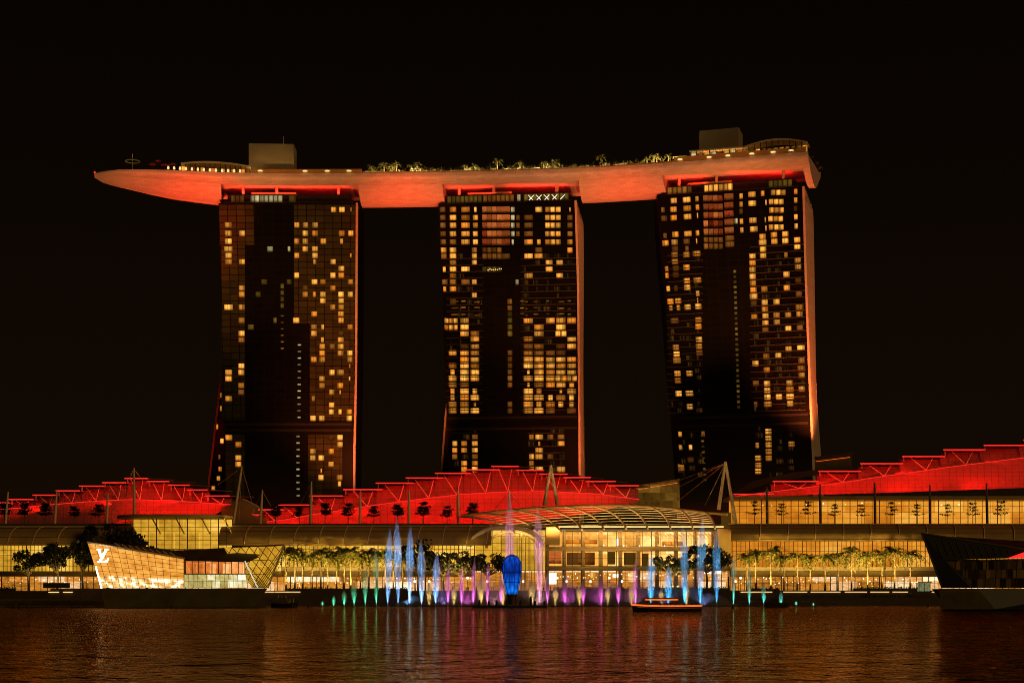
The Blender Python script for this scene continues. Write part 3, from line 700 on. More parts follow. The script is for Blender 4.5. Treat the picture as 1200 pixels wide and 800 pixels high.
# terrace lamps along the prow
for i, px in enumerate([197, 204, 211, 218, 225, 232, 239, 246, 253, 260, 267, 274, 281]):
    p = section(px, [(2.0, .2)])[0]; o = thing('terrace_lamp', f'{nth(i, 13)} of the thirteen small lamps along the deck terrace near the prow', 'lamp', p, 'terrace lamps on the prow')
    mb = MB(); mb.tube([p, p+Vector((0, 0, 1.6))], .1, 5); obj('post', mb, M['dark_frame'], o)
    mb = MB(); mb.lathe([(.25, 1.6), (.55, 2.0), (.35, 3.0)], p, 6); obj('lamp_head', mb, M['lamp_warm'], o)
for i, (px, h) in enumerate([(177, 5), (184, 6.5), (192, 5), (202, 5.5)]):
    p = section(px, [(6, .2)])[0]; o = thing('parasol', f'{nth(i, 4)} of the four red-lit parasols near the prow', 'parasol', p, 'red parasols on the prow')
    mb = MB(); mb.tube([p, p+Vector((0, 0, h))], .1, 5); obj('pole', mb, M['dark_frame'], o)
    mb = MB(); mb.lathe([(1.8, h-.8), (1.0, h-.2), (.1, h+.1)], p, 10); obj('shade', mb, solid('red_cloth', (.5, .06, .05), .8) if i == 0 else bpy.data.materials['red_cloth'], o)
    area('parasol_light', p+Vector((0, -.6, 1)), p+Vector((0, 0, h)), .8, .8, 12, (1, .2, .12))
p = section(153.3, [(8, .2)])[0]; o = thing('mast_ring', 'thin mast with a ring of lights near the prow tip', 'mast', p)
mb = MB(); mb.tube([p, p+Vector((0, 0, 9))], .14, 5); obj('pole', mb, M['steel_pale'], o)
mb = MB(); mb.tube([p+Vector((3.2*math.cos(a), 3.2*math.sin(a), 5.6)) for a in [2*math.pi*k/20 for k in range(21)]], .22, 5); obj('ring', mb, M['win_olive'], o)

# ------------------------------------------------------------------ vegetation builders
def frond(mb, base, az, el, L, droop, wdt, rng, nseg=7):
    h = Vector((math.cos(az), math.sin(az), 0)); side = Vector((-math.sin(az), math.cos(az), 0)); pts = []
    for k in range(nseg+1):
        t = k/nseg; pts.append(base+h*(L*t*math.cos(el*(1-.3*t)))+Vector((0, 0, L*(math.sin(el)*t-droop*t*t))))
    for k in range(nseg):
        t = (k+.5)/nseg; w = wdt*math.sin(math.pi*min(1, .15+.85*t))*(1.0 if t < .9 else .6); a, b = pts[k], pts[k+1]
        for sgn in (-1, 1):
            tip = (a+b)/2+side*sgn*w+h*(.35*L/nseg)+Vector((0, 0, -w*rng.uniform(.35, .8)))
            mb.face([a, b, tip], [(0, 0), (1, 0), (0, 1)])
def palm(name, seed, H=11.0, crown=3.9):
    rng = random.Random(seed)
    root = thing(name, 'x', 'palm tree', (0, 0, 0))
    mb = MB(); dx = rng.uniform(-.4, .4); pts = [Vector((dx*t*t, 0, H*t)) for t in [k/6 for k in range(7)]]; mb.tube(pts, [.34, .27, .24, .22, .21, .22, .26], 7); obj('trunk', mb, M['trunk'], root)
    mb = MB(); top = pts[-1]
    for k in range(24):
        frond(mb, top, rng.uniform(0, 6.28), rng.uniform(.0, 1.4), crown*rng.uniform(.85, 1.15), rng.uniform(.65, 1.15), .15*crown, rng)
    obj('crown', mb, M['palm_leaf'], root); return root
def leafy(name, seed, H, Rr, mat, trunkh=.35, nleaf=1500, ls=.55, flat=.8):
    rng = random.Random(seed); root = thing(name, 'x', 'tree', (0, 0, 0))
    mb = MB(); mb.tube([(0, 0, 0), (rng.uniform(-.2, .2), 0, H*trunkh*.6), (rng.uniform(-.3, .3), 0, H*trunkh)], [.32, .24, .2], 6)
    blobs = []
    for k in range(13):
        a = rng.uniform(0, 6.28); rr = Rr*math.sqrt(rng.random())*1.0; c = Vector((rr*math.cos(a), rr*math.sin(a), H*(trunkh+.1)+rng.uniform(.05, .8)*H*(.85-trunkh)*(1.1-.5*rr/Rr)))
        blobs.append((c, Rr*rng.uniform(.18, .42))); mb.tube([(0, 0, H*trunkh*.9), c*.6+Vector((0, 0, H*trunkh*.35)), c], [.16, .1, .04], 5)
    obj('trunk', mb, M['trunk'], root)
    mb = MB()
    for k in range(nleaf):
        c, r = rng.choice(blobs); d = Vector((rng.gauss(0, 1), rng.gauss(0, 1), rng.gauss(0, 1))).normalized()*r*rng.uniform(.55, 1.08); d.z *= flat
        p = c+d; n = Vector((rng.gauss(0, 1), rng.gauss(0, 1), rng.gauss(0, 1))).normalized(); a = n.orthogonal().normalized()*ls*rng.uniform(.5, 1); b = n.cross(a)*.6
        mb.face([p-a, p+b, p+a, p-b])
    obj('crown', mb, mat, root); return root
def tiered(name, seed, H=7.0, nleaf=420, mat='leaf_dark'):
    rng = random.Random(seed); root = thing(name, 'x', 'tree', (0, 0, 0))
    mb = MB(); mb.tube([(0, 0, 0), (0, 0, H*.55), (rng.uniform(-.2, .2), 0, H)], [.16, .12, .04], 6)
    tiers = [(H*(.42+.15*k)+rng.uniform(-.2, .2), H*(.42-.085*k)*rng.uniform(.8, 1.1)) for k in range(4)]
    lf = MB()
    for z, r in tiers:
        for q in range(6):
            a = rng.uniform(0, 6.28); rr = r*rng.uniform(.6, 1); tip = Vector((rr*math.cos(a), rr*math.sin(a), z+.5)); mb.tube([(0, 0, z), tip], [.07, .02], 4)
            for k in range(nleaf//24):
                t = rng.uniform(.25, 1.05); p = Vector((tip.x*t, tip.y*t, z+.5*t))+Vector((rng.gauss(0, .35), rng.gauss(0, .35), rng.gauss(.05, .16)))
                n = Vector((rng.gauss(0, .5), rng.gauss(0, .5), 1)).normalized(); u = n.orthogonal().normalized()*.42*rng.uniform(.6, 1); v = n.cross(u)*.7
                lf.face([p-u, p+v, p+u, p-v])
    obj('trunk', mb, M['trunk'], root); obj('crown', lf, M[mat], root); return root
used = {}
def plant(protos, loc, label, group, scale=1, rz=None):
    rz = random.uniform(0, 6.28) if rz is None else rz; p = random.choice(protos)
    if p.name not in used:
        used[p.name] = 1; p.location = loc; p.rotation_euler = (0, 0, rz); p.scale = (scale,)*3; p['label'] = label; p['group'] = group; return p
    return dup(p, loc, rz, label, scale, group)
def finish(protos):
    for p in protos:
        if p.name not in used:
            for c in list(p.children): bpy.data.objects.remove(c, do_unlink=True)
            bpy.data.objects.remove(p, do_unlink=True)

# deck palms
dp = [palm('deck_palm', 40+k, 5.6, 3.4) for k in range(3)]
xs = [435, 449, 458.5, 464, 480, 488, 543, 555, 582, 608.5, 636, 649, 703, 756.5, 765, 768.5, 782]
for i, px in enumerate(xs):
    p = section(px, [(3.0, .2)])[0]; sc = random.uniform(.75, 1.1)
    plant(dp, p, f'{nth(i, len(xs))} of the small lit palms along the roof deck', 'palms on the roof deck', sc)
    if True:
        l = bpy.data.lights.new('palm_fill_light', 'POINT'); l.energy = 700; l.color = (1, .75, .3); l.shadow_soft_size = .3; lo = bpy.data.objects.new('palm_fill_light', l); COL.objects.link(lo); lo.location = p+Vector((1.2, -2.2, 3.0))  # point lamp added in front of each palm to brighten it
finish(dp)
sh = [leafy('deck_shrub', 60+k, 4.0, 2.3, M['leaf'], .25, 190, .5) for k in range(2)]
xs = [428, 441, 444, 486, 510, 518, 524, 548, 560, 567, 574, 592, 600, 615, 622, 642, 656, 668, 676, 684, 691, 708, 722, 471, 496, 503, 530, 536, 661, 715, 728, 740, 746, 951, 957, 962, 876, 890, 902, 915, 930]
for i, px in enumerate(sorted(xs)):
    d = 2.6
    if px > 947: s_, n_ = frame(947); p = s_+n_*(8+(px-947)*1.7)+Vector((-1.5, 0, .4))
    else: p = section(px, [(d, .2)])[0]
    plant(sh, p, f'{nth(i, len(xs))} of the small shrubs along the roof deck rim', 'shrubs on the roof deck', random.uniform(.85, 1.3))
    if i % 3 == 0 and px < 940:
        mb = MB(); a_ = section(px-2.5, [(1.2, 2.0)])[0]; b_ = section(px+2.5, [(1.2, 2.0)])[0]; mb.tube([a_, b_], .22, 5); obj('terrace_light', mb, M['win_olive'] if i % 2 else M['lamp_pale'], deck)
finish(sh)

# ------------------------------------------------------------------ waterfront mall
def bars(mb, p, q, w, d=.3):     # thin box bar between two points, in the XZ plane
    p, q = Vector(p), Vector(q); t = (q-p).normalized(); n = Vector((-t.z, 0, t.x))*w/2; o = Vector((0, d, 0))
    mb.hexa([p-n, q-n, q+n, p+n], [p-n+o, q-n+o, q+n+o, p+n+o])
def glass_front(root, x0, x1, yt, yb, D, nx, ny, mat, depth=9, bar=.15, extra=()):
    a, b = P(x0, yb, D), P(x1, yt, D); w = b.x-a.x; h = b.z-a.z
    k = (D+depth)
    mb = MB(); mb.face([(a.x, k, a.z), (b.x, k, a.z), (b.x, k, b.z), (a.x, k, b.z)], [(0, 0), (w, 0), (w, h), (0, h)])
    obj('lit_interior', mb, M[mat], root)
    mb = MB()
    for i in range(nx+1):
        x = a.x+w*i/nx; bars(mb, (x, D, a.z), (x, D, b.z), bar*(1.8 if i % 4 == 0 else 1))
    for j in range(ny+1):
        z = a.z+h*j/ny; mb.box((a.x, D+.02, z-bar*.4), (b.x, D+.26, z+bar*.4))
    obj('mullions', mb, M['dark_frame'], root)
def slab(root, name, x0, x1, y0, y1, D0, D1, mat):
    a, b = P(x0, y1, D0), P(x1, y0, D0); mb = MB(); mb.box((a.x, D0, a.z), (b.x, D1, b.z)); return obj(name, mb, M[mat], root)
def barrel(root, x0, x1, yt, yb, D, ribs, mat='canopy_brown'):
    a = P(x0, yb, D); b = P(x1, yb, D); zt = P(x0, yt, D+8).z; prof = []
    for k in range(9):
        t = math.pi/2*k/8; prof.append((D+9*(1-math.cos(t)), a.z+(zt-a.z)*math.sin(t)))
    mb = MB(); xs_ = [a.x+(b.x-a.x)*k/10 for k in range(11)]
    mb.grid([[(x, d, z) for x in xs_] for d, z in prof]); mb.grid([[(x, d+.35, z-.3) for x in reversed(xs_)] for d, z in prof])
    mb.box((a.x, D-.2, a.z-.5), (b.x, D+.5, a.z))
    c = obj('canopy', mb, M[mat], root)
    for px in ribs:
        x = P(px, yb, D).x; mb = MB(); mb.tube([(x+1.4*k/8, d-.15, z+.1) for k, (d, z) in enumerate(prof)], .17, 5); obj('rib', mb, M['steel_pale'], c)
    mb = MB(); mb.tube([(a.x, prof[-1][0], zt+.25), (b.x, prof[-1][0], zt+.25)], .2, 5); obj('ridge_rail', mb, M['steel_pale'], c)
    # slat shadow lines, drawn as thin dark tubes
    for k in (2, 4, 6):
        mb = MB(); d, z = prof[k]; mb.tube([(a.x, d-.1, z+.06), (b.x, d-.1, z+.06)], .07, 4); obj('slat_shadow', mb, M['dark_frame'], c)
    return c
def red_roof(root, plates, trim, base, D, lean=3, strut=True, lights=(), flood=260):
    X = lambda px, y, d=0: P(px, y, D)+Vector((0, d, 0))
    x0, x1 = trim[0][0], trim[-1][0]
    n = 40; xs_ = [x0+(x1-x0)*k/n for k in range(n+1)]
    top = lambda x: next((p[2] for p in plates if p[0] <= x <= p[1]), interp(x, [((p[0]+p[1])/2, p[2]) for p in plates]))
    mb = MB(); mb.grid([[X(x, interp(x, base), -1.5) for x in xs_], [X(x, (interp(x, base)*.5+interp(x, trim)*.5), -.6) for x in xs_], [X(x, interp(x, trim), 0) for x in xs_]])
    obj('fascia', mb, M['red_wall'], root)
    rows = [[], []]; mb = MB()
    for p in plates:
        q0, q1 = max(p[0], x0), min(p[1], x1)
        if q1 <= q0: continue
        mb.face([X(q0, interp(q0, trim)+.3, .1), X(q1, interp(q1, trim)+.3, .1), X(q1, p[2]+1.2, lean), X(q0, p[2]+1.2, lean)])
    obj('clerestory', mb, M['red_wall'], root)
    for i, (a, b, y) in enumerate(plates):
        A, B = X(a, y), X(b, y); A.y = B.y = D-3; mb = MB(); back = Vector((6, 20, .8)); t = Vector((0, 0, .32))
        mb.hexa([A, B, B+back, A+back], [A+t, B+t, B+t+back, A+t+back]); pl_ = obj('roof_plate', mb, M['red_wall'], root)
        mb = MB(); mb.box((A.x, D-3.25, A.z-.02), (B.x, D-3.02, A.z+.4)); obj('edge_light', mb, M['led_red'], pl_)
        mb = MB(); p0 = X(a+2.8, y, -2); bars(mb, p0+Vector((0, 0, -1.7)), p0, .35); obj('post', mb, M['pale_cladding'], pl_)
        if strut and b < 1195:
            c = a+(b-a)*.6; yt_ = interp(c, trim)
            mb = MB(); mb.tube([X(a+(b-a)*.24, y+1, -1.2), X(c, yt_, -.3)], .14, 5); mb.tube([X(c, yt_, -.3), X(a+(b-a)*.74, y+1, -1.2)], .14, 5); obj('strut', mb, M['strut_white'], pl_)
    mb = MB(); mb.tube([X(x, interp(x, trim), -.45) for x in xs_], .13, 5); obj('trim_light', mb, M['led_red'], root)
    for (a, b, pw) in lights:
        p, q = P(a, 614, D-9), P(b, 614, D-9); m_ = (p+q)/2; m_.z = P(a, interp((a+b)/2, base), D).z-.3; tgt = X((a+b)/2, interp((a+b)/2, trim)-8)
        area('roof_floodlight', m_, tgt, abs(q.x-p.x), .6, pw*1.35, RED, 170)
        m2 = m_.copy(); m2.y = D-4.2; m2.z = X(a, interp((a+b)/2, trim)).z-1.0
        area('roof_floodlight', m2, X((a+b)/2, interp((a+b)/2, trim)-12), abs(q.x-p.x), .4, pw*.24, RED, 170)

# left hall
hallL = thing('mall_hall', 'gold glass mall hall with a stepped red roof, behind the monogram pavilion', 'mall building', P(120, 690, 600), 'mall halls along the waterfront')
red_roof(hallL, [(-40, 14, 590), (13, 42, 586), (41, 70, 581), (68, 96, 576), (95, 125, 570.5), (122, 150, 566.5), (148, 175, 561.5), (174, 200, 565), (199, 224, 569.3), (221, 245, 575), (242, 271, 582)],
         [(-40, 600), (0, 597), (60, 591), (110, 587), (150, 585), (200, 586), (240, 589), (271, 591)], [(-40, 618), (140, 618), (200, 614), (245, 607), (262, 598), (271, 592)], 625,
         lights=[(-20, 60, 4600), (62, 140, 4400), (142, 205, 3200), (207, 262, 2300)])
barrel(hallL, -60, 146, 617.5, 637, 584, [-20, 9, 38, 67, 96, 125]); barrel(hallL, 256, 576, 616.5, 637, 584, [286, 315, 344, 373, 402, 431, 460, 489, 518, 547, 570])
glass_front(hallL, -60, 140, 638, 669, 590, 44, 5, 'gold_hall'); glass_front(hallL, 330, 556, 638, 664, 590, 48, 5, 'gold_hall')
slab(hallL, 'floor_slab', -60, 330, 669, 674.5, 586, 600, 'canopy_brown'); slab(hallL, 'floor_slab', 330, 556, 664, 669, 588.5, 600, 'steel_pale'); slab(hallL, 'soffit', 330, 556, 669.2, 675, 588, 600, 'canopy_brown')
glass_front(hallL, -60, 556, 675, 692, 590, 80, 2, 'shops', 7, .16)
glass_front(hallL, 147, 265, 607, 643, 580, 13, 7, 'gold_hall', 12, .16); glass_front(hallL, 140, 330, 643.5, 669, 588, 30, 5, 'gold_hall')
ev = MB(); c = P(200, 604.5, 580); ring = [(c.x+math.cos(t)*20.6, 588+math.sin(t)*13, 0) for t in [2*math.pi*k/40 for k in range(40)]]
ev.prism([Vector((x, y, c.z-.6)) for x, y, z in ring], (0, 0, 1.1)); obj('eave', ev, M['canopy_brown'], hallL)
for x in (150, 178, 206, 236, 262):
    mb = MB(); mb.tube([P(x, 606.5, 581), P(x+10, 625, 586)], .25, 5); obj('eave_strut', mb, M['steel_pale'], hallL)
sm = MB(); pts = [(262, 581), (275, 582), (288, 586), (300, 592), (310, 599), (316, 606), (317, 612)]
sm.grid([[P(x, y, 640) for x, y in pts], [P(x-2, y+(614-y)*.5, 622) for x, y in pts], [P(x-4, 613.5, 612) for x, y in pts]]); obj('shell_roof', sm, M['canopy_brown'], hallL)
mb = MB(); mb.tube([P(x, y-.3, 639) for x, y in pts], .3, 5); obj('shell_rim', mb, M['steel_pale'], hallL)
slab(hallL, 'terrace', -60, 640, 613.2, 616, 594, 632, 'stone')

# centre hall
hallC = thing('mall_hall', 'bright glass mall entrance under a curved lattice canopy and wide stepped red roof', 'mall building', P(650, 690, 600), 'mall halls along the waterfront')
red_roof(hallC, [(282, 306, 604), (304, 334, 598), (322, 366, 592.5), (364, 403, 582), (403, 449, 574.5), (441, 485, 567), (476, 520, 561), (510, 552, 555.5), (544, 586, 551.5), (576, 608, 547.5), (605, 637, 552), (632, 665, 556.5), (660, 692, 560.5), (686, 721, 565), (712, 748, 570)],
         [(282, 612), (330, 609.5), (370, 602), (410, 596), (440, 591.5), (480, 586), (540, 579), (590, 576), (650, 575.5), (700, 578.5), (749, 585)], [(282, 616), (500, 616), (600, 614), (700, 600), (735, 591), (749, 588)], 625,
         lights=[(284, 350, 2300), (352, 430, 3200), (432, 510, 3400), (512, 580, 3200), (582, 650, 2800), (652, 735, 2600)])
slab(hallC, 'terrace', 641, 852, 613.4, 616, 610, 632, 'stone')
# storeys
FX0, FX1 = 640, 856
glass_front(hallC, FX0, FX1, 621.5, 640, 592, 21, 2, 'mall_bright', 12, .14); glass_front(hallC, FX0, FX1, 645, 663, 592, 21, 2, 'mall_bright', 8, .14); glass_front(hallC, FX0, FX1, 668, 691.5, 592, 21, 2, 'shops', 8, .14)
slab(hallC, 'floor_slab', FX0, FX1, 640.2, 644.8, 594, 606, 'cream_stone'); slab(hallC, 'floor_slab', FX0, FX1, 663.2, 667.8, 593.5, 604, 'cream_stone'); slab(hallC, 'roof_beam', FX0, 846, 619.8, 621.3, 590, 606, 'dark_frame'); slab(hallC, 'balcony_light', 655, 848, 616.2, 617.8, 592, 592.6, 'lamp_warm')
for i, px in enumerate([641, 661, 683, 704, 727, 748, 770, 792, 815, 836]):
    a = P(px, 691.5, 595.5); b = P(px, 621.5, 595.5); mb = MB(); mb.box((a.x-.7, 595, a.z), (a.x+.7, 596.4, b.z)); obj('column', mb, M['cream_stone'], hallC)
for i, (x0, x1, y0, y1, k) in enumerate([(664, 697, 647, 662, 'win_dim'), (712, 721, 646, 661, 'gold_dim'), (731, 745, 647, 662, 'gold_dim'), (752, 760, 648, 663, 'gold_dim'), (662, 700, 632, 637, 'win_warm'), (722, 727, 631, 639, 'lamp_white'), (640, 658, 646, 660, 'win_red'), (643, 652, 671, 684, 'lamp_white'), (690, 700, 671, 678, 'win_warm'), (718, 728, 672, 676, 'lamp_white'), (825, 846, 668.5, 672, 'lamp_white'), (776, 800, 634, 639, 'win_warm')]):
    a, b = P(x0, y1, 597), P(x1, y0, 597); mb = MB(); mb.box((a.x, 596.6, a.z), (b.x, 597, b.z)); obj('shop_panel', mb, M[k], hallC)
for k in range(26):
    x = 735+k*4.5; mb = MB(); bars(mb, P(x, 623.5+(k % 2)*1.2, 594), P(x+6, 629, 594), .35); obj('roof_truss', mb, M['steel_pale'], hallC)
# entrance arch and its glass bow
mb = MB(); arc = [P(593+43*math.cos(t), 640-23*math.sin(t), 585) for t in [math.pi*k/24 for k in range(25)]]
mb.tube(arc, .85, 6); obj('entrance_arch', mb, M['steel_pale'], hallC)
mb = MB(); arc = [P(600+30*math.cos(t), 642-19*math.sin(t), 590) for t in [math.pi*k/20 for k in range(21)]]; mb.tube(arc, .5, 6); obj('inner_arch', mb, M['steel_pale'], hallC)
glass_front(hallC, 556, 640, 620, 668, 596, 8, 6, 'gold_hall', 8, .16); glass_front(hallC, 556, 640, 668.3, 691.5, 596, 10, 2, 'shops', 6, .16)
mb = MB()
for k in range(9): bars(mb, P(596+k*5, 689, 588), P(596+k*5, 624+abs(k-3)*1.5, 588), .28)
obj('glass_fins', mb, M['steel_pale'], hallC)
slab(hallC, 'pylon', 640, 656, 617, 638, 588, 594.5, 'canopy_brown')
# curved lattice canopy
RB = [((540, 604.5), (603, 623)), ((565, 601), (630, 622)), ((600, 597.5), (656, 621)), ((632, 595), (682, 620.5)), ((662, 593.5), (708, 620)), ((692, 592.3), (734, 619.5)), ((727, 592), (759, 619.3)), ((761, 593.5), (786, 619.2)), ((794, 596.5), (812, 619)), ((826, 600.5), (838, 619.5))]
lat = thing('lattice_canopy', 'curved gold steel lattice canopy in front of the red roof over the mall entrance', 'canopy', P(700, 620, 580))
def rp(i, t):
    (a, b), (c, d) = RB[i]; x = a+(c-a)*(t+.18*math.sin(math.pi*t)); y = b+(d-b)*t**1.35
    return P(x, y, 600-20*t)
for i in range(len(RB)):
    mb = MB(); mb.tube([rp(i, k/10) for k in range(11)], .36, 6); obj('rib', mb, M['steel_pale'], lat)
for k in range(1, 9):
    mb = MB(); mb.tube([rp(i, k/9.5) for i in range(len(RB))], .11, 5); obj('purlin', mb, M['steel_pale'], lat)
mb = MB(); tp = [rp(i, 0) for i in range(len(RB))]+[P(853, 602.5, 600)]; mb.tube(tp, .5, 6); obj('ridge', mb, M['canopy_brown'], lat)
mb = MB(); mb.grid([[p+Vector((0, 0, .2)) for p in tp], [p+Vector((0, 9, .9)) for p in tp]]); mb.grid([[p+Vector((0, 9, .5)) for p in tp], [p+Vector((0, 0, -.2)) for p in tp]]); obj('ridge_cover', mb, M['canopy_brown'], lat)
area('canopy_light', P(740, 621, 586), P(740, 600, 596), 60, 1.5, 5000, (1, .58, .2)); area('canopy_light', P(620, 623, 586), P(620, 600, 596), 24, 1.5, 1700, (1, .58, .2))

# right hall
hallR = thing('mall_hall', 'gold glass mall hall with a rising red roof, behind the dark faceted pavilion', 'mall building', P(1030, 690, 600), 'mall halls along the waterfront')
red_roof(hallR, [(858, 905, 580), (904, 958, 565), (957, 1007, 553.2), (1006, 1056, 544.3), (1055, 1105, 536), (1103, 1151, 528.2), (1150, 1197, 523), (1196, 1245, 517), (1243, 1290, 512)],
         [(858, 581.6), (900, 576.5), (960, 569), (1040, 557), (1120, 546), (1200, 536), (1290, 526)], [(858, 584), (900, 582), (960, 579.5), (1050, 577), (1120, 574.5), (1200, 571.5), (1290, 568)], 622,
         lights=[(870, 950, 1500), (952, 1040, 2400), (1042, 1130, 3000), (1132, 1240, 2400)])
slab(hallR, 'roof_beam', 855, 1290, 581, 585, 609, 628, 'canopy_brown')
glass_front(hallR, 858, 1290, 585.5, 614.5, 612, 50, 4, 'gold_deep', 9, .14)
barrel(hallR, 858, 1290, 614.3, 632, 584, [890, 923, 955, 988, 1020, 1053, 1086, 1119, 1153, 1188]); slab(hallR, 'terrace', 858, 1290, 613, 615, 594, 612, 'stone')
glass_front(hallR, 858, 1290, 633, 664, 590, 84, 5, 'gold_deep'); slab(hallR, 'floor_slab', 858, 1290, 664, 668.6, 588.5, 600, 'steel_pale'); slab(hallR, 'soffit', 858, 1290, 668.8, 675, 588, 600, 'canopy_brown')
glass_front(hallR, 858, 1290, 675.2, 691.5, 590, 60, 2, 'shops', 7, .16)
slab(hallR, 'pier', 841, 857, 619, 650, 588, 600, 'canopy_brown'); slab(hallR, 'stair_glass', 846, 857, 600, 618, 604, 606, 'gold_dim')
mb = MB(); mb.grid([[P(852, 583, 640), P(900, 566, 640), P(960, 556, 640), P(1000, 552, 640)], [P(852, 583, 670), P(880, 564, 690), P(930, 553, 690), P(1000, 546, 690)]]); obj('rear_roof', mb, M['timber'], hallR)

# skylit boxes at the tower feet
bx1 = thing('link_block', 'dim gold glazed block with sloping roof behind the red roof, left of the right tower', 'building', P(770, 592, 690))
mb = MB(); pol = [P(738, 596, 690), P(797, 596, 690), P(796, 562, 690), P(745, 570, 690)]; w = pol[1].x-pol[0].x
mb.face(pol, [(0, 0), (w, 0), (w, 12), (2, 9)]); obj('glazing', mb, M['gold_dim'], bx1)
mb = MB(); mb.hexa([P(743, 570.4, 688), P(797, 562.2, 688), P(797, 562.2, 706), P(743, 570.4, 706)], [P(743, 568.8, 688), P(797, 560.6, 688), P(797, 560.6, 706), P(743, 568.8, 706)]); obj('roof', mb, M['roof_box'], bx1)
mb = MB(); mb.tube([P(746, 573.5, 687.5), P(794, 565.5, 687.5)], .12, 4); obj('roof_light', mb, M['lamp_orange'], bx1)
bx2 = thing('link_block', 'olive slab-roofed block above the rising red roof, right of the right tower', 'building', P(975, 550, 690))
mb = MB(); mb.hexa([P(955, 552, 690), P(998, 549, 690), P(998, 549, 710), P(955, 552, 710)], [P(955, 535, 690), P(998, 530.5, 690), P(998, 530.5, 710), P(955, 535, 710)]); obj('wall', mb, M['plinth'], bx2)
mb = MB(); mb.hexa([P(954, 536.5, 688), P(1000, 531.8, 688), P(1000, 531.8, 712), P(954, 536.5, 712)], [P(954, 535, 688), P(1000, 530.2, 688), P(1000, 530.2, 712), P(954, 535, 712)]); obj('roof', mb, M['stone'], bx2)
mb = MB(); mb.tube([P(956, 540.5, 689), P(996, 535.5, 689)], .12, 4); obj('roof_light', mb, M['lamp_orange'], bx2)

# ------------------------------------------------------------------ masts and cables
def mast(label, top, bot, D, cables, r=.42, cat='mast', pale='steel_pale'):
    b = P(bot[0], bot[1], D); root = thing('roof_mast', label, cat, b, 'masts along the mall roofs')
    mb = MB(); mb.tube([b, b.lerp(P(*top, D), .5), P(*top, D)], [r, r*1.05, r*.55], 7); obj('pole', mb, M[pale], root)
    for (x, y) in cables:
        mb = MB(); mb.tube([P(*top, D)+Vector((0, 0, -.4)), P(x, y, D+6)], .09, 4); obj('cable', mb, M['steel_pale'], root)
Ms = [((9.5, 576), (6, 618), [(0, 583)]), ((66.5, 575), (64, 618), []), ((126.5, 577), (125, 617), [(138, 612), (98, 592)]), ((157, 548), (157.5, 602), [(152, 556), (165, 560), (128, 615)]), ((283.5, 546), (273, 616), [(300, 605), (255, 568), (280, 612)]), ((307.5, 574), (305, 616), [(294, 604), (322, 600)]),
      ((365, 564), (364, 616), [(352, 590)]), ((422.5, 574), (421.5, 615), []), ((479.5, 574), (479, 614), []), ((537, 573), (537, 614), []), ((597, 574), (596.5, 597), [(577, 600), (611, 592)]),
      ((898.5, 570), (899, 614), [(893, 583), (905, 583)]), ((961, 567), (961.5, 613), []), ((1025, 565), (1025.5, 613), []), ((1089.5, 568), (1090, 613), []), ((1156, 566), (1157, 613), [])]
desc = ['tilting slightly at the far left edge', 'before the left red roof', 'with two stays before the left red roof', 'tallest on the left red roof, rising above its peak', 'leaning beside the foot of the left tower', 'short with two stays before the brown shell roof']
for i, (t, b, c) in enumerate(Ms):
    lab = f'slim pale roof mast {desc[i]}' if i < 6 else (f'{nth(i-6, 5)} of the five slim masts before the wide central red roof' if i < 11 else f'{nth(i-11, 5)} of the five dark posts before the right hall upper storey')
    mast(lab, t, b, 603 if i < 11 else 600, c, .5, pale='steel_pale' if i < 11 else 'trunk')
def aframe(label, top, l1, l2, D, cables):
    b = P((l1[0]+l2[0])/2, max(l1[1], l2[1]), D); root = thing('roof_mast', label, 'mast', b, 'masts along the mall roofs')
    for l in (l1, l2):
        mb = MB(); mb.tube([P(*l, D), P(*top, D)], [.75, .5], 7); obj('leg', mb, M['steel_pale'], root)
    for (x, y, dd) in cables:
        mb = MB(); mb.tube([P(*top, D)+Vector((0, 0, -.5)), P(x, y, dd)], .15, 4); obj('cable', mb, M['steel_pale'], root)
aframe('A-shaped mast standing over the central red roof in front of the middle tower', (645.5, 545), (638, 592), (653, 591), 606, [])
aframe('A-shaped mast with long stays beside the right end of the lattice canopy', (850, 541), (842, 597), (862, 613), 602, [(795, 563, 690), (796, 570, 690), (797, 585, 690), (826, 592, 610)])

# ------------------------------------------------------------------ trees on the terraces
tt = [tiered('terrace_tree', 80+k, 6.0, 560) for k in range(4)]
TL = [5, 29, 53, 87, 116]; TC = [323, 351, 381, 408, 438, 466, 496, 524, 554]; TR = [884, 916, 947, 978, 1010, 1044, 1075, 1110, 1140, 1173]
for px, lst, wh in [(x, TL, 'before the left red roof') for x in TL]+[(x, TC, 'before the central red roof') for x in TC]:
    i = lst.index(px); plant(tt, P(px, 614, 605), f'{nth(i, len(lst))} of the layered terrace trees {wh}', 'layered trees on the mall terraces', random.uniform(1.1, 1.35))
tb = [tiered('balcony_tree', 90+k, 8.4, 300, 'leaf') for k in range(3)]
for i, px in enumerate(TR): plant(tb, P(px, 613.5, 604), f'{nth(i, len(TR))} of the sparse layered trees before the gold upper storey at right', 'layered trees on the mall terraces', random.uniform(.85, 1.05))
finish(tt); finish(tb)

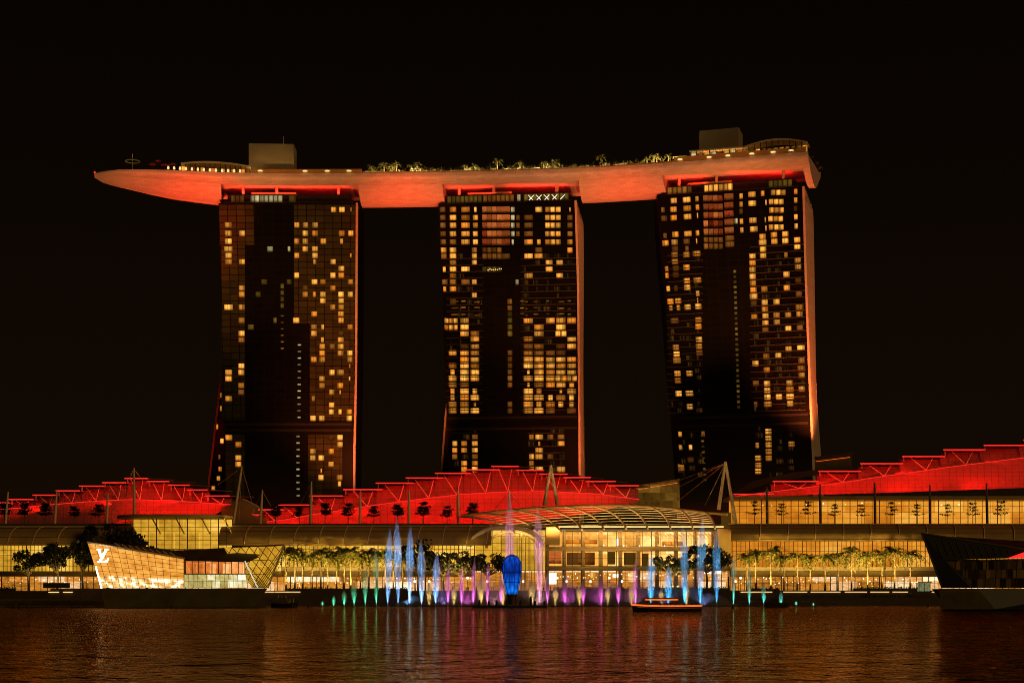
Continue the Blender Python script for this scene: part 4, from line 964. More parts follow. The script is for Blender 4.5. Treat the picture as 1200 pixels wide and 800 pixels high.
# ------------------------------------------------------------------ promenade planting
pp = [palm('promenade_palm', 10+k, 11.6, 5.9) for k in range(4)]
PL = [336, 345, 354, 366, 375, 385, 394, 403, 412, 422, 431, 441, 452, 461, 472, 498]; PR = [876, 886, 902, 917, 935, 950, 966, 983, 999, 1015, 1032, 1049, 1067]
for i, px in enumerate(PL): plant(pp, Vector((P(px, 0, 575).x, 573+random.uniform(-1.5, 5), 5)), f'{nth(i, len(PL))} of the promenade palms left of the fountain', 'palms on the promenade, left row', random.uniform(.98, 1.2))
for i, px in enumerate(PR): plant(pp, Vector((P(px, 0, 575).x, 573+random.uniform(-1.5, 4), 5)), f'{nth(i, len(PR))} of the promenade palms toward the dark pavilion', 'palms on the promenade, right row', random.uniform(.98, 1.2))
finish(pp)
bt = [leafy('promenade_tree', 20+k, 13, 5.2, M['leaf' if k == 3 else 'leaf_dark'], .36, 1300, .55) for k in range(4)]
BT = [(34, 575, 1.15, 'small round tree at the far left, standing apart from its neighbours'), (67, 572, 1.35, 'broad dark tree, second from the far left'), (97, 576, 1.5, 'dense tree close behind the monogram pavilion left edge'), (126, 584, 1.95, 'wide tree rising just above the monogram pavilion roof'), (172, 582, 1.6, 'airy tree showing above the sloping pavilion roof'),
      (490, 581, 1.45, 'dark tall tree behind the blue jets'), (520, 578, 1.15, 'leafy tree between blue and pink jets'), (541, 577, 1.08, 'leafy tree before the arch, left of its neighbour'), (571, 577, 1.1, 'leafy tree just left of the blue lantern'), (787, 578, 1.08, 'thin-leaved tree behind the blue jets right of the boat roof'), (802, 578, .95, 'small tree between thin-leaved and dark trees at the bright mall front'), (828, 576, 1.35, 'tall dark tree at the right end of the bright mall front')]
for (px, D, sc, lab) in BT: plant(bt, Vector((P(px, 0, D).x, D, 5)), lab, 'broadleaf trees on the promenade', sc*1.12)
finish(bt)
def hedge(label, x0, x1, D, h, z=5.0, dens=260):
    a, b = P(x0, 0, D).x, P(x1, 0, D).x; rng = random.Random(int(x0)); mb = MB(); n = int(dens*(b-a)/20)
    mb.box((a+.2, D+.2, z), (b-.2, D+1.2, z+h*.7))
    for k in range(n):
        p = Vector((rng.uniform(a, b), D+rng.uniform(0, 1.4), z+h*rng.uniform(.1, 1.05))); nn = Vector((rng.gauss(0, 1), rng.gauss(0, 1), rng.gauss(0, 1))).normalized(); u = nn.orthogonal().normalized()*.32; v = nn.cross(u)*.7
        mb.face([p-u, p+v, p+u, p-v])
    o = obj('hedge', mb, M['leaf'], None, ((a+b)/2, D, z)); tag(o, label, 'hedge', 'clipped hedges on the promenade')
hedge('long low hedge under the left palm row', 336, 478, 569.6, 1.3); hedge('low hedge behind the pink jets', 648, 760, 569.6, 1.4); hedge('low hedge under the palms nearest the dark pavilion', 1000, 1076, 569.6, 1.5); hedge('short hedge between the teal jets and the palms', 880, 914, 569.6, 1.2); hedge('hedge at far left under the round tree', -10, 18, 569.6, 1.5); hedge('hedge behind the blue jets right of the boat', 764, 856, 569.6, 1.6)
# step lights along the upper promenade edge, floods added to light palms and hedges, rail
for i, (x0, x1) in enumerate([(300, 352), (868, 905), (918, 946), (950, 985), (990, 1016), (1020, 1042), (1046, 1064), (1092, 1102)]):
    a, b = P(x0, 0, 568.3).x, P(x1, 0, 568.3).x; mb = MB(); mb.box((a, 568.2, 4.62), (b, 568.45, 4.85)); tag(obj('step_light', mb, M['lamp_warm'], None, ((a+b)/2, 568.3, 4.6)), f'{nth(i, 8)} of the warm light strips along the promenade step', 'light strip', 'step lights of the promenade')
for i, (px, D, pw) in enumerate([(20, 566, 90), (70, 566, 90), (345, 566, 1300), (400, 566, 1300), (450, 566, 900), (530, 566, 700), (700, 566, 700), (790, 566, 800), (890, 566, 1300), (950, 566, 1300), (1010, 566, 1300), (1060, 566, 1100)]):
    area('promenade_floodlight', (P(px, 0, D).x, 569.9, 6.6), (P(px, 0, D).x, 573.2, 15), 10, .4, pw*5.5, (1, .68, .16), 120)
def railing(label, x0, x1, D, z, h=1.1, step=1.6):
    a, b = P(x0, 0, D).x, P(x1, 0, D).x; root = thing('railing', label, 'railing', ((a+b)/2, D, z), 'quay railings'); n = max(2, int((b-a)/step))
    mb = MB(); mb.tube([(a, D, z+h), (b, D, z+h)], .06, 4); mb.tube([(a, D, z+h*.5), (b, D, z+h*.5)], .04, 4); obj('rail', mb, M['stone'], root)
    for k in range(n+1):
        x = a+(b-a)*k/n; mb = MB(); mb.box((x-.05, D-.05, z), (x+.05, D+.05, z+h)); obj('post', mb, M['stone'], root)
railing('quay railing on the promenade edge right of the teal jets', 930, 1098, 567, 2.8); railing('thin railing on the far left pier', -8, 50, 504.5, 2.55)

# kiosk and street lamps
def lamp(label, px, D, h, z=5.0):
    p = Vector((P(px, 0, D).x, D, z)); o = thing('street_lamp', label, 'street lamp', p, 'lamps on the promenade')
    mb = MB(); mb.tube([p, p+Vector((0, 0, h))], [.12, .08], 6); obj('pole', mb, M['dark_frame'], o); mb = MB(); mb.lathe([(.2, h), (.45, h+.35), (.3, h+.8)], p, 8); obj('lamp_head', mb, M['lamp_white'], o)
LP = [351, 486, 503, 548, 571, 613, 653, 664, 692, 714, 729, 862, 868]
for i, px in enumerate(LP): lamp(f'{nth(i, len(LP))} of the small globe lamps along the fountain promenade', px, 570.3, 3.0+1.2*(i % 3 == 0))
ki = thing('kiosk', 'small glazed kiosk lit green-white at the right end of the palm row', 'kiosk', P(1083, 694, 562))
mb = MB(); a, b = P(1077, 694, 569.6), P(1090, 682.5, 569.6); mb.box((a.x, 569.6, 5.0), (b.x, 572, b.z)); obj('glass_wall', mb, glow('kiosk_glass', lin(150, 152, 105), .7, .6, 1.2), ki)
mb = MB(); mb.box((a.x-.5, 569.2, b.z+.01), (b.x+.5, 572.5, b.z+.35)); obj('roof', mb, M['steel_pale'], ki)
for x in (a.x, (a.x+b.x)/2, b.x):
    mb = MB(); mb.box((x-.08, 569.4, 5.0), (x+.08, 569.57, b.z)); obj('frame_post', mb, M['dark_frame'], ki)

# ------------------------------------------------------------------ monogram pavilion
pav = thing('glass_pavilion', 'leaning faceted glass pavilion glowing gold with white monogram, on a dark plinth', 'pavilion', P(215, 711, 486))
def pane_grid(root, quad, nx, ny, mat, bar, frame='dark_frame', diag=False, name='glass_wall', uvs=(24, 12)):
    a, b, c, d = [Vector(p) for p in quad]     # bottom-left, bottom-right, top-right, top-left
    S_ = lambda u, v: (a*(1-u)+b*u)*(1-v)+(d*(1-u)+c*u)*v
    mb = MB(); mb.grid([[S_(u/nx, v/ny) for u in range(nx+1)] for v in range(ny+1)], [[(u/nx*uvs[0], v/ny*uvs[1]) for u in range(nx+1)] for v in range(ny+1)], smooth=False)
    g = obj(name, mb, M[mat], root)
    mb = MB(); off = Vector((0, -.15, 0))
    if not diag:
        for u in range(nx+1): mb.tube([S_(u/nx, 0)+off, S_(u/nx, 1)+off], bar, 4)
        for v in range(ny+1): mb.tube([S_(0, v/ny)+off, S_(1, v/ny)+off], bar, 4)
    else:
        for k in range(-ny, nx+1):
            for sg in (1, -1):
                u0, v0, u1, v1 = k/nx, 0.0, (k+ny)/nx, 1.0
                if u0 < 0: v0 = -u0/(u1-u0); u0 = 0
                if u1 > 1: v1 = v0+(1-v0)*(1-u0)/(u1-u0); u1 = 1
                if u1-u0 < .02: continue
                if sg < 0: u0, u1 = 1-u0, 1-u1
                mb.tube([S_(u0, v0)+off, S_(u1, v1)+off], bar, 4)
        for v in range(0, ny+1, 2): mb.tube([S_(0, v/ny)+off, S_(1, v/ny)+off], bar, 4)
    obj('glazing_bars', mb, M[frame], g); return g
def lv_mat():
    m, t, out = newmat('lit_screen_glass'); em = N(t, 'ShaderNodeEmission', i_Strength=1.4); uv = N(t, 'ShaderNodeUVMap'); s = N(t, 'ShaderNodeSeparateXYZ'); t.links.new(uv.outputs[0], s.inputs[0])
    no = N(t, 'ShaderNodeTexNoise', i_Scale=.5, i_Detail=4); t.links.new(uv.outputs[0], no.inputs['Vector']); n2 = N(t, 'ShaderNodeTexNoise', i_Scale=.55, i_Detail=2); t.links.new(uv.outputs[0], n2.inputs['Vector'])
    wall = ramp(t, no.outputs[0], [(.3, lin(186, 114, 34)), (.7, lin(236, 166, 72))]); shop = ramp(t, n2.outputs[0], [(.3, lin(170, 106, 30)), (.5, lin(236, 186, 110)), (.72, tuple(2.2*q for q in lin(255, 240, 210)))])
    k_ = ramp(t, math_(t, 'DIVIDE', s.outputs[1], 12.0), [(.24, (0, 0, 0)), (.30, (1, 1, 1))]); t.links.new(mixc(t, k_, shop, wall), em.inputs[0]); t.links.new(em.outputs[0], out.inputs[0]); return m
M['screen_glass'] = lv_mat()
M['shop_orange'] = interior_mat('shop_orange', lin(120, 58, 14), lin(200, 110, 44), lin(250, 190, 120), 1.5, .5, .3)
M['shop_green'] = interior_mat('shop_green', lin(110, 96, 40), lin(176, 160, 96), lin(250, 246, 215), 1.5, .45, .35)
D0 = 474; D1 = 480
pane_grid(pav, [P(118.5, 688.3, D0+1), P(215.5, 688.3, D1), P(215.5, 654.3, D1), P(102.5, 635.3, D0)], 13, 8, 'screen_glass', .065)
mb = MB(); mb.tube([P(102, 634.8, D0-.2), P(216.5, 654, D1-.3)], .3, 5); obj('roof_edge', mb, M['steel_pale'], pav)
mb = MB(); mb.tube([P(112, 663, D0), P(119, 689, D0+.8)], .2, 5); obj('corner_light', mb, glow('corner_lamp', (1, .84, .6), 9, .1), pav)
mb = MB(); mb.hexa([P(102.5, 635.3, D0+.1), P(118.5, 688.3, D0+1.1), P(121, 688.3, D0+30), P(106, 642, D0+30)], [P(102.9, 635.3, D0+.1), P(118.9, 688.3, D0+1.1), P(121.4, 688.3, D0+30), P(106.4, 642, D0+30)]); obj('side_wall', mb, M['screen_glass'], pav)
pane_grid(pav, [P(217.5, 672, D1), P(287, 672, D1+4), P(287, 658, D1+4), P(217.5, 656.5, D1)], 9, 1, 'shop_orange', .16, uvs=(18, 4)); pane_grid(pav, [P(216, 688.3, D1), P(290, 688.3, D1+4), P(288.5, 672.6, D1+4), P(216, 672.6, D1)], 14, 2, 'shop_green', .07, 'steel_pale', uvs=(18, 5))
mb = MB(); mb.tube([P(287, 657, D1+3), P(294, 672, D1+3.5), P(302, 688.5, D1+4)], .2, 5); obj('corner_light', mb, M['lamp_pale'], pav)
mb = MB(); mb.hexa([P(215.5, 672.6, D1-.25), P(288, 672.6, D1+3.75), P(288, 672.6, D1+6), P(215.5, 672.6, D1+6)], [P(215.5, 671.8, D1-.25), P(288, 671.8, D1+3.75), P(288, 671.8, D1+6), P(215.5, 671.8, D1+6)]); obj('floor_edge', mb, M['timber'], pav)
pane_grid(pav, [P(296, 688.3, D1+12), P(314, 688.3, D1+12), P(332, 639, D1+12), P(262, 641.5, D1+12)], 7, 6, 'gold_hall', .12, diag=True, uvs=(16, 12))
mb = MB(); mb.tube([P(314, 688.5, D1+11.6), P(333, 638, D1+11.6)], .28, 5); obj('roof_edge', mb, M['steel_pale'], pav)
roof = MB()
up = [P(103, 635, D0+.3), P(150, 642.5, D0+2), P(216, 654, D1+.3), P(228, 656.8, D1), P(288, 657.5, D1+3)]
bk = [P(106, 637, D0+28), P(150, 637.5, D0+28), P(205, 644.5, D0+30), P(245, 642.5, D1+26), P(334, 637, D1+26)]
roof.grid([up, bk], smooth=False); roof.grid([[p+Vector((0, 0, -.5)) for p in bk], [p+Vector((0, 0, -.5)) for p in up]], smooth=False)
obj('roof', roof, M['timber'], pav)
for k in range(9):
    t = (k+.7)/10; a = up[0].lerp(up[2], .25+.72*t); b = a+Vector((-2.0, 7, .9)); mb = MB(); bars(mb, a+Vector((-1.9, 5.0, 1.35)), a+Vector((-.3, 5, .35)), .28); obj('roof_light_slot', mb, M['steel_pale'], pav)
mb = MB(); poly = [P(119, 689, D0-1), P(313, 689, D1+2), P(298, 711.3, D1+2), P(123, 711.3, D0-1)]; mb.hexa(poly, [p+Vector((-5 if p.x > -100 else 0, 34, 0)) for p in poly]); obj('plinth', mb, M['plinth'], pav)
# monogram: slanted L under a V
sg = thing('monogram_sign', 'white illuminated L and V monogram high on the leaning gold glass wall', 'sign', P(121.5, 650, 472.4))
def strokes(root, polys):
    for nm, pl_ in polys:
        mb = MB()
        for poly in pl_: mb.prism([P(113.2+x, 643+y, 472.6) for x, y in poly], (0, .25, 0))
        obj(nm, mb, M['sign_white'], root)
strokes(sg, [('letter_v', [[(0, 0), (5.0, 0), (5.0, .9), (3.9, 1.2), (6.5, 9.4), (10.2, 1.3), (8.9, .9), (8.9, 0), (13.4, 0), (13.4, .9), (12.0, 1.3), (6.4, 12.6), (5.4, 12.6), (1.5, 1.2), (0, .9)]]),
              ('letter_l', [[(6.9, 5.4), (8.0, 3.6), (4.9, 13.8), (9.6, 13.8), (11.6, 13.0), (13.2, 10.6), (14.2, 10.6), (12.8, 15), (.8, 15), (.8, 14.2), (2.4, 13.9), (3.2, 12.8)]])])

# ------------------------------------------------------------------ dark faceted pavilion
dk = thing('dark_pavilion', 'unlit dark faceted pavilion on a plinth at the right edge of the bay', 'pavilion', P(1170, 714, 424))
E = 415
a, b, c, d = P(1080.5, 624.5, E), P(1300, 662, E+14), P(1300, 648, E+14), P(1104, 688, E+2)
e_, f_, g_ = P(1107, 656, E+1.5), P(1150, 688, E+4), P(1150, 655, E+2)
mb = MB(); mb.face([P(1104, 688.5, E+1.5), P(1136, 688.5, E+2), P(1106, 655, E+1), P(1093, 660, E+.7)], [(0, 0)]*4); mb.face([P(1093, 660, E+.7), P(1107, 655.8, E+1), P(1250, 652, E+8), P(1250, 651, E+8), P(1200, 643.5, E+6), P(1080.5, 624.5, E)], [(0, 0)]*6)
mb.face([P(1080.5, 624.5, E), P(1200, 643.5, E+6), P(1250, 651, E+8), P(1300, 640, E+60), P(1110, 628, E+50)], [(0, 0)]*5); mb.face([P(1080.5, 624.5, E), P(1104, 688.5, E+1.5), P(1112, 688, E+50), P(1110, 628, E+50)])
obj('glass_skin', mb, solid('black_glass', (.005, .005, .004), .55, 0, .3, .3, 0, .12), dk)
mb = MB(); mb.tube([P(1080, 624, E-.2), P(1104, 688.6, E+1.2)], .22, 5); mb.tube([P(1080, 624.3, E-.2), P(1200, 643.3, E+5.8), P(1250, 651, E+7.8)], .22, 5); obj('rim', mb, M['plinth'], dk)
for i in range(14):
    for j in range(5):
        x = 1096+i*8.5+j*2; y0 = 632+i*1.25+j*4.6
        if y0 > 651 or x > 1200: continue
        mb = MB(); mb.tube([P(x, y0, E+.5+i*.42), P(x+1, y0+3.0, E+.55+i*.42)], .12, 4); obj('pleat', mb, M['plinth'], dk)
mb = MB(); mb.face([P(1108, 688.5, E+9), P(1300, 688.5, E+16), P(1300, 653, E+16), P(1108, 655.5, E+9)], [(0, 0), (42, 0), (42, 8), (0, 8)]); obj('lit_interior', mb, M['dark_rooms'], dk)
mb = MB(); mb.tube([P(1107, 656, E+2), P(1137, 688, E+2)], .3, 5); obj('raking_column', mb, M['black'], dk)
for k in range(8):
    x = 1118+k*12; mb = MB(); mb.tube([P(x+2.5, 654.5, E+5), P(x, 688.5, E+6)], .14, 4); obj('mullion', mb, M['dark_frame'], dk)
mb = MB(); poly = [P(1101, 689.2, E-1), P(1145, 689.2, E-1), P(1166, 713.5, E-1), P(1102, 713.5, E-1)]; mb.hexa(poly, [p+Vector((15, 50, 0)) for p in poly]); obj('plinth', mb, M['plinth'], dk)
mb = MB(); poly = [P(1145.2, 689.2, E-1), P(1300, 689.2, E+8), P(1300, 715.5, E+4), P(1166.2, 713.5, E-1)]; mb.hexa(poly, [p+Vector((0, 45, 0)) for p in poly]); obj('plinth_side', mb, M['black'], dk)  # unlit facet of the plinth, its shade put into the black colour
mb = MB(); mb.face([P(1179, 654, E+3), P(1210, 653.5, E+3.5), P(1210, 643, E+4.5)], [(0, 0), (1, 0), (1, 1)]); obj('red_canopy', mb, M['led_red'], dk)

# ------------------------------------------------------------------ far left pier
pier = thing('pier', 'low timber pier with posts at the far left, beside the monogram pavilion', 'pier', P(60, 710, 500))
a, b = P(-20, 703, 500), P(117, 703, 500); mb = MB(); mb.box((a.x, 500, a.z-.3), (b.x, 530, a.z+.35)); obj('deck', mb, M['timber'], pier)
for k in range(9):
    x = a.x+(b.x-a.x)*(k+.5)/9; mb = MB(); mb.box((x-.3, 500.5, -1), (x+.3, 501.2, a.z-.31)); mb.box((x-1.2, 500.3, a.z-.9), (x+1.2, 500.48, a.z-.31)); obj('pile', mb, M['stone'], pier)
st = thing('pier_shelter', 'low dark shelter with two light strips on the left pier', 'shelter', P(75, 700, 507))
mb = MB(); p0, p1 = P(55, 701.5, 507), P(119, 689, 507); mb.hexa([(p0.x, 507, p0.z), (p1.x, 507, p0.z), (p1.x, 514, p0.z), (p0.x, 514, p0.z)], [(p0.x+1.2, 507, p1.z), (p1.x, 507, p1.z), (p1.x, 514, p1.z), (p0.x+1.2, 514, p1.z)]); obj('wall', mb, M['timber'], st)
p0, p1 = P(51.5, 688.5, 512), P(81, 682.5, 512); mb = MB(); mb.box((p0.x, 511, p0.z), (p1.x, 513, p1.z)); obj('upper_box', mb, M['stone'], st)
for xa, xb_ in ((57, 69), (74, 85)):
    p0, p1 = P(xa, 693.9, 506.8), P(xb_, 693, 506.8); mb = MB(); mb.box((p0.x, 506.6, p0.z), (p1.x, 506.9, p1.z)); obj('light_strip', mb, M['lamp_warm'], st)

# ------------------------------------------------------------------ blue lantern on its pontoon
LD = 486
lan = thing('lantern', 'tall blue glowing egg-shaped lantern standing on a dark pontoon', 'lantern', P(600, 711, LD))
def lantern_mat():
    m, t, out = newmat('blue_lantern_cloth'); em = N(t, 'ShaderNodeEmission', i_Strength=1.7); tcn = N(t, 'ShaderNodeTexCoord'); s = N(t, 'ShaderNodeSeparateXYZ'); t.links.new(tcn.outputs['Object'], s.inputs[0])
    vo = N(t, 'ShaderNodeTexVoronoi', i_Scale=.9); mp = N(t, 'ShaderNodeMapping'); mp.inputs['Scale'].default_value = (1.2, 1.2, .5); t.links.new(tcn.outputs['Object'], mp.inputs[0]); t.links.new(mp.outputs[0], vo.inputs['Vector'])
    base = ramp(t, math_(t, 'DIVIDE', s.outputs[2], 16.0), [(.22, (.003, .01, .05)), (.30, (.005, .13, .62)), (.42, (.004, .085, .50)), (.62, (.002, .022, .20)), (.8, (.003, .03, .27)), (.92, (.006, .05, .36)), (.99, (.002, .006, .03))])
    t.links.new(mixc(t, .7, base, mixc(t, 1.0, base, ramp(t, vo.outputs[0], [(.1, (1.3, 1.3, 1.3)), (.7, (.25, .25, .3))]), 'MULTIPLY')), em.inputs[0]); t.links.new(em.outputs[0], out.inputs[0]); return m
M['lantern'] = lantern_mat()
c = P(600, 711, LD); U = LD/F; V = 1.14
pr = [(6.3*U, 3.6), (6.5*U, 15*U), (7.5*U, 21*U), (9.3*U, 31*U), (10.7*U, 40*U), (10.9*U, 47*U), (10.1*U, 53*U), (8.2*U, 57*U), (5.6*U, 59.6*U), (2.6*U, 61*U), (.6*U, 61.6*U)]
mb = MB(); mb.lathe(pr[1:], c, 20); obj('glowing_shell', mb, M['lantern'], lan)
mb = MB(); mb.lathe([(5.5*U, 3*U), (5.6*U, 12*U), (6.3*U, 14.9*U)], c, 16); obj('pedestal', mb, solid('plum_pedestal', (.06, .02, .03), .5), lan)
mb = MB()
for k in range(10):
    t = 2*math.pi*k/10; mb.tube([c+Vector((1.015*r*math.cos(t), 1.015*r*math.sin(t), z)) for r, z in pr[1:]], .09, 4)
for z in (29*U, 41*U): mb.tube([c+Vector((1.02*interp(z, [(b, a) for a, b in pr])*math.cos(t), 1.02*interp(z, [(b, a) for a, b in pr])*math.sin(t), z)) for t in [2*math.pi*q/24 for q in range(25)]], .09, 4)
obj('ribs', mb, M['black'], lan)
pon = thing('pontoon', 'flat dark pontoon under the blue lantern with small posts around it', 'pontoon', P(597, 711, LD))
a, b = P(553, 711.6, LD-3), P(641, 708.8, LD-3); mb = MB(); mb.box((a.x, LD-3, -.2), (b.x, LD+6, b.z)); obj('deck', mb, M['black'], pon)
mb = MB(); mb.lathe([(7.6*U, .7), (7.4*U, 3*U)], c, 16); obj('base_ring', mb, M['black'], pon)
for px, h in ((562, 1.6), (573, 1.3), (582, 1.5), (594, 1.8), (610, 1.5), (622, 2.6), (627, 1.4), (638, 1.3)):
    p = P(px, 709, LD-2); mb = MB(); mb.lathe([(.38, 0), (.34, h*.7), (.22, h*.8), (.24, h)], Vector((p.x, LD-2, b.z)), 8); obj('post', mb, M['black'], pon)

# ------------------------------------------------------------------ boats
def hull_mesh(L, B, H, sheer=.5):
    mb = MB(); rows = []; n = 14
    for k in range(n+1):
        t = k/n; x = -L/2+L*t; w = B/2*(min(1, (t/.22))**.6 if t < .22 else (1 if t < .85 else 1-.25*(t-.85)/.15)); w = max(.06, w); zt = H+sheer*(abs(t-.55)*2)**2*(1.5 if t < .5 else .7)
        rows.append([(x, -w, zt), (x+.3*(t < .2), -w*.72, .05), (x+.3*(t < .2), w*.72, .05), (x, w, zt), (x, w*.9, zt-.15), (x, -w*.9, zt-.15)])
    mb.grid(rows, smooth=False, closed=True); mb.face(list(reversed(rows[0]))); mb.face(rows[-1]); return mb, rows
def place(mb, loc): 
    mb.v = [v+Vector(loc) for v in mb.v]; return mb
bl = P(781, 716.6, 388); bl.z = -.15
boat = thing('tour_boat', 'low wooden tour boat with orange light strips and flat roof crossing the bay', 'boat', bl)
mb, rows = hull_mesh(16.4, 3.6, 1.5, .16); obj('hull', place(mb, bl), M['black'], boat)
mb = MB(); mb.tube([Vector(r[0])+Vector((0, -.08, .0)) for r in rows], .2, 5); obj('gunwale_light', place(mb, bl), M['lamp_orange'], boat)
mb = MB(); mb.tube([Vector(r[0])+Vector((0, -.03, -.5)) for r in rows[1:]], .07, 4); obj('rubbing_strake', place(mb, bl), M['steel_pale'], boat)
mb = MB(); mb.box((-5.2, -1.6, 3.15), (2.6, 1.6, 3.4)); obj('cabin_roof', place(mb, bl), M['timber'], boat)
mb = MB(); mb.box((-5.2, -1.75, 2.85), (2.6, -1.62, 3.14)); obj('roof_light', place(mb, bl), M['lamp_orange'], boat)
for x in (-4.6, -2.4, -.2, 2.2):
    for y in (-1.4, 1.4):
        mb = MB(); mb.box((x-.05, y-.05, 1.3), (x+.05, y+.05, 3.14)); obj('roof_post', place(mb, bl), M['timber'], boat)
mb = MB(); mb.box((-4.5, -1.2, 1.25), (7, 1.2, 1.5)); obj('bench', place(mb, bl), M['timber'], boat)
bl2 = P(334, 711, 492); bl2.z = -.15
b2 = thing('moored_boat', 'small dark boat moored at the jetty beside the monogram pavilion', 'boat', bl2)
mb, rows = hull_mesh(8.0, 3, 1.4, .3); mb.v = [Vector((-v.x, v.y, v.z)) for v in mb.v]; obj('hull', place(mb, bl2), M['black'], b2)
mb = MB(); mb.hexa([(-2.6, -1.1, 1.3), (1.2, -1.1, 1.3), (1.2, 1.1, 1.3), (-2.6, 1.1, 1.3)], [(-2.4, -1, 3.2), (.4, -1, 3.2), (.4, 1, 3.2), (-2.4, 1, 3.2)]); obj('cabin', place(mb, bl2), M['timber'], b2)
mb = MB()
for x in (-1.8, -.8, .4, 1.6, 2.6): mb.box((x-.07, -.9, 1.3), (x+.07, -.76, 3.9 if x < 1 else 2.9))
obj('rail_posts', place(mb, bl2), M['steel_pale'], b2)
jt = thing('jetty', 'sloping gangway jetty at the right end of the monogram pavilion plinth', 'jetty', P(315, 710, 488))
mb = MB(); mb.hexa([P(296, 707, 484), P(324, 696, 490), P(324, 696, 494), P(296, 707, 488)], [P(296, 705.6, 484), P(324, 694.6, 490), P(324, 694.6, 494), P(296, 705.6, 488)]); obj('gangway', mb, M['stone'], jt)
mb = MB(); mb.box((P(270, 0, 480).x, 479, .1), (P(312, 0, 480).x, 481, .5)); obj('float', mb, M['stone'], jt)
for px in (298, 306, 314, 322):
    y = 705.5-(px-296)*.4; mb = MB(); mb.tube([P(px, y, 485), P(px, y-5, 485)], .08, 4); obj('rail_post', mb, M['stone'], jt)
bl3 = P(910, 711, 505); bl3.z = -.15
b3 = thing('work_barge', 'small dark work barge among the teal jets at right', 'barge', bl3)
mb = MB(); mb.hexa([(-3.4, -1.6, 0), (3.2, -1.6, 0), (3.2, 1.6, 0), (-3.4, 1.6, 0)], [(-3.4, -1.7, 1.9), (3.6, -1.7, 1.4), (3.6, 1.7, 1.4), (-3.4, 1.7, 1.9)]); obj('hull', place(mb, bl3), M['plinth'], b3)
mb = MB(); mb.box((-2.2, -1, 1.95), (.4, 1, 2.9)); obj('machinery_box', place(mb, bl3), M['timber'], b3)
for x in (-2.6, -.2, 1.1, 2.6):
    mb = MB(); mb.tube([(x, -1.4, 1.5), (x, -1.4, 3.2)], .08, 4); obj('post', place(mb, bl3), M['black'], b3)
for i, (px, D) in enumerate([(201, 470), (208, 462), (361, 480), (858.5, 470), (1088, 520)]):
    p = P(px, 0, D); p.z = -.1; mb = MB(); mb.lathe([(.28, 0), (.42, .35), (.3, .7), (.1, 1.1)], p, 8); tag(obj('mooring_buoy', mb, M['black'], None, p), f'{nth(i, 5)} of the small dark buoys floating in the bay', 'buoy', 'buoys in the bay')

# ------------------------------------------------------------------ fountain
FD = 532
def jet(label, group, px, ytop, col, r, power, base=709.5, mat='spray', bulb=.62, core=True, D=FD, tail=.0):
    b = P(px, base, D); b.z = .15; top = P(px, ytop, D).z; H = top-.15; r *= 1.18*D/F
    root = thing('water_jet', label, 'fountain jet', b, group); rng = random.Random(int(px*10))
    if core:
        mb = MB(); mb.tube([b, b+Vector((0, 0, H*.5)), b+Vector((0, 0, H*.8))], [.10, .08, .03], 6); obj('water_column', mb, M['jet_core'], root)
    rows_ = []; lean = rng.uniform(-.035, .035)*H
    for k in range(23):
        t = k/22; rr = r*((.16+.84*math.sin(math.pi*min(1, t/bulb*.5))) if t < bulb else math.cos((t-bulb)/(1-bulb)*math.pi/2)**.9)
        rr = max(.03, rr); rows_.append([b+Vector((lean*t*t+rr*rng.uniform(.72, 1.22)*math.cos(q*math.pi/6), rr*rng.uniform(.75, 1.2)*math.sin(q*math.pi/6), H*t)) for q in range(12)])
    mb = MB(); mb.grid(rows_, closed=True); mb.face(list(reversed(rows_[0])), [(0, 0)]*12); mb.face(rows_[-1], [(0, 0)]*12); obj('spray', mb, M[mat], root)
    l = spot('jet_light', b+Vector((0, -.5, .05)), b+Vector((0, 0, H*.9)), power, col, 34, .8, .15)
    if h_tall(H): spot('jet_light', b+Vector((0, -9, .1)), b+Vector((0, 0, H*.72)), power*1.1, col, 26, .8, .2)  # second lamp added ahead of tall jets to brighten their tops
    return root
def h_tall(H): return H > 13
GREEN = (.08, 1, .45); TEAL = (.12, 1, .75); BLUE = (.05, .5, 1); LAV = (.45, .5, 1); PINK = (1, .15, .75); YEL = (1, .62, .16)
sets = [('green', GREEN, [(378, 704), (391, 697), (403.5, 690), (415, 677), (428, 661), (441, 642)], 3.2, 'green fountain jets'),
        ('lavender with bright blue foot', (.22, .5, 1), [(454.5, 617), (466.5, 603), (480, 613), (494, 631), (510.5, 645)], 4.0, 'tall blue jets on the left'),
        ('pink', PINK, [(525, 659), (541, 660), (554.5, 652), (571, 655), (587, 668), (641.5, 672), (662, 680), (683.5, 679), (704.5, 676), (724.5, 676), (744.5, 652)], 2.6, 'pink fountain jets'),
        ('very tall mauve', (1, .38, .6), [(597, 575), (632.5, 588)], 5.0, 'tall mauve jets'),
        ('blue', BLUE, [(762.5, 643), (783, 660), (802.5, 612), (820.5, 602), (840, 616)], 4.4, 'blue jets on the right'),
        ('teal', TEAL, [(859.5, 640), (878, 660), (895, 678), (915, 691), (933, 704), (953, 706)], 2.6, 'teal fountain jets'),
        ('yellow', YEL, [(503, 681), (532, 687), (563.5, 668), (589, 684), (623, 676), (651, 688), (679, 684), (712, 686), (740, 682), (775, 690), (804.5, 680)], 4.6, 'short yellow fountain jets')]
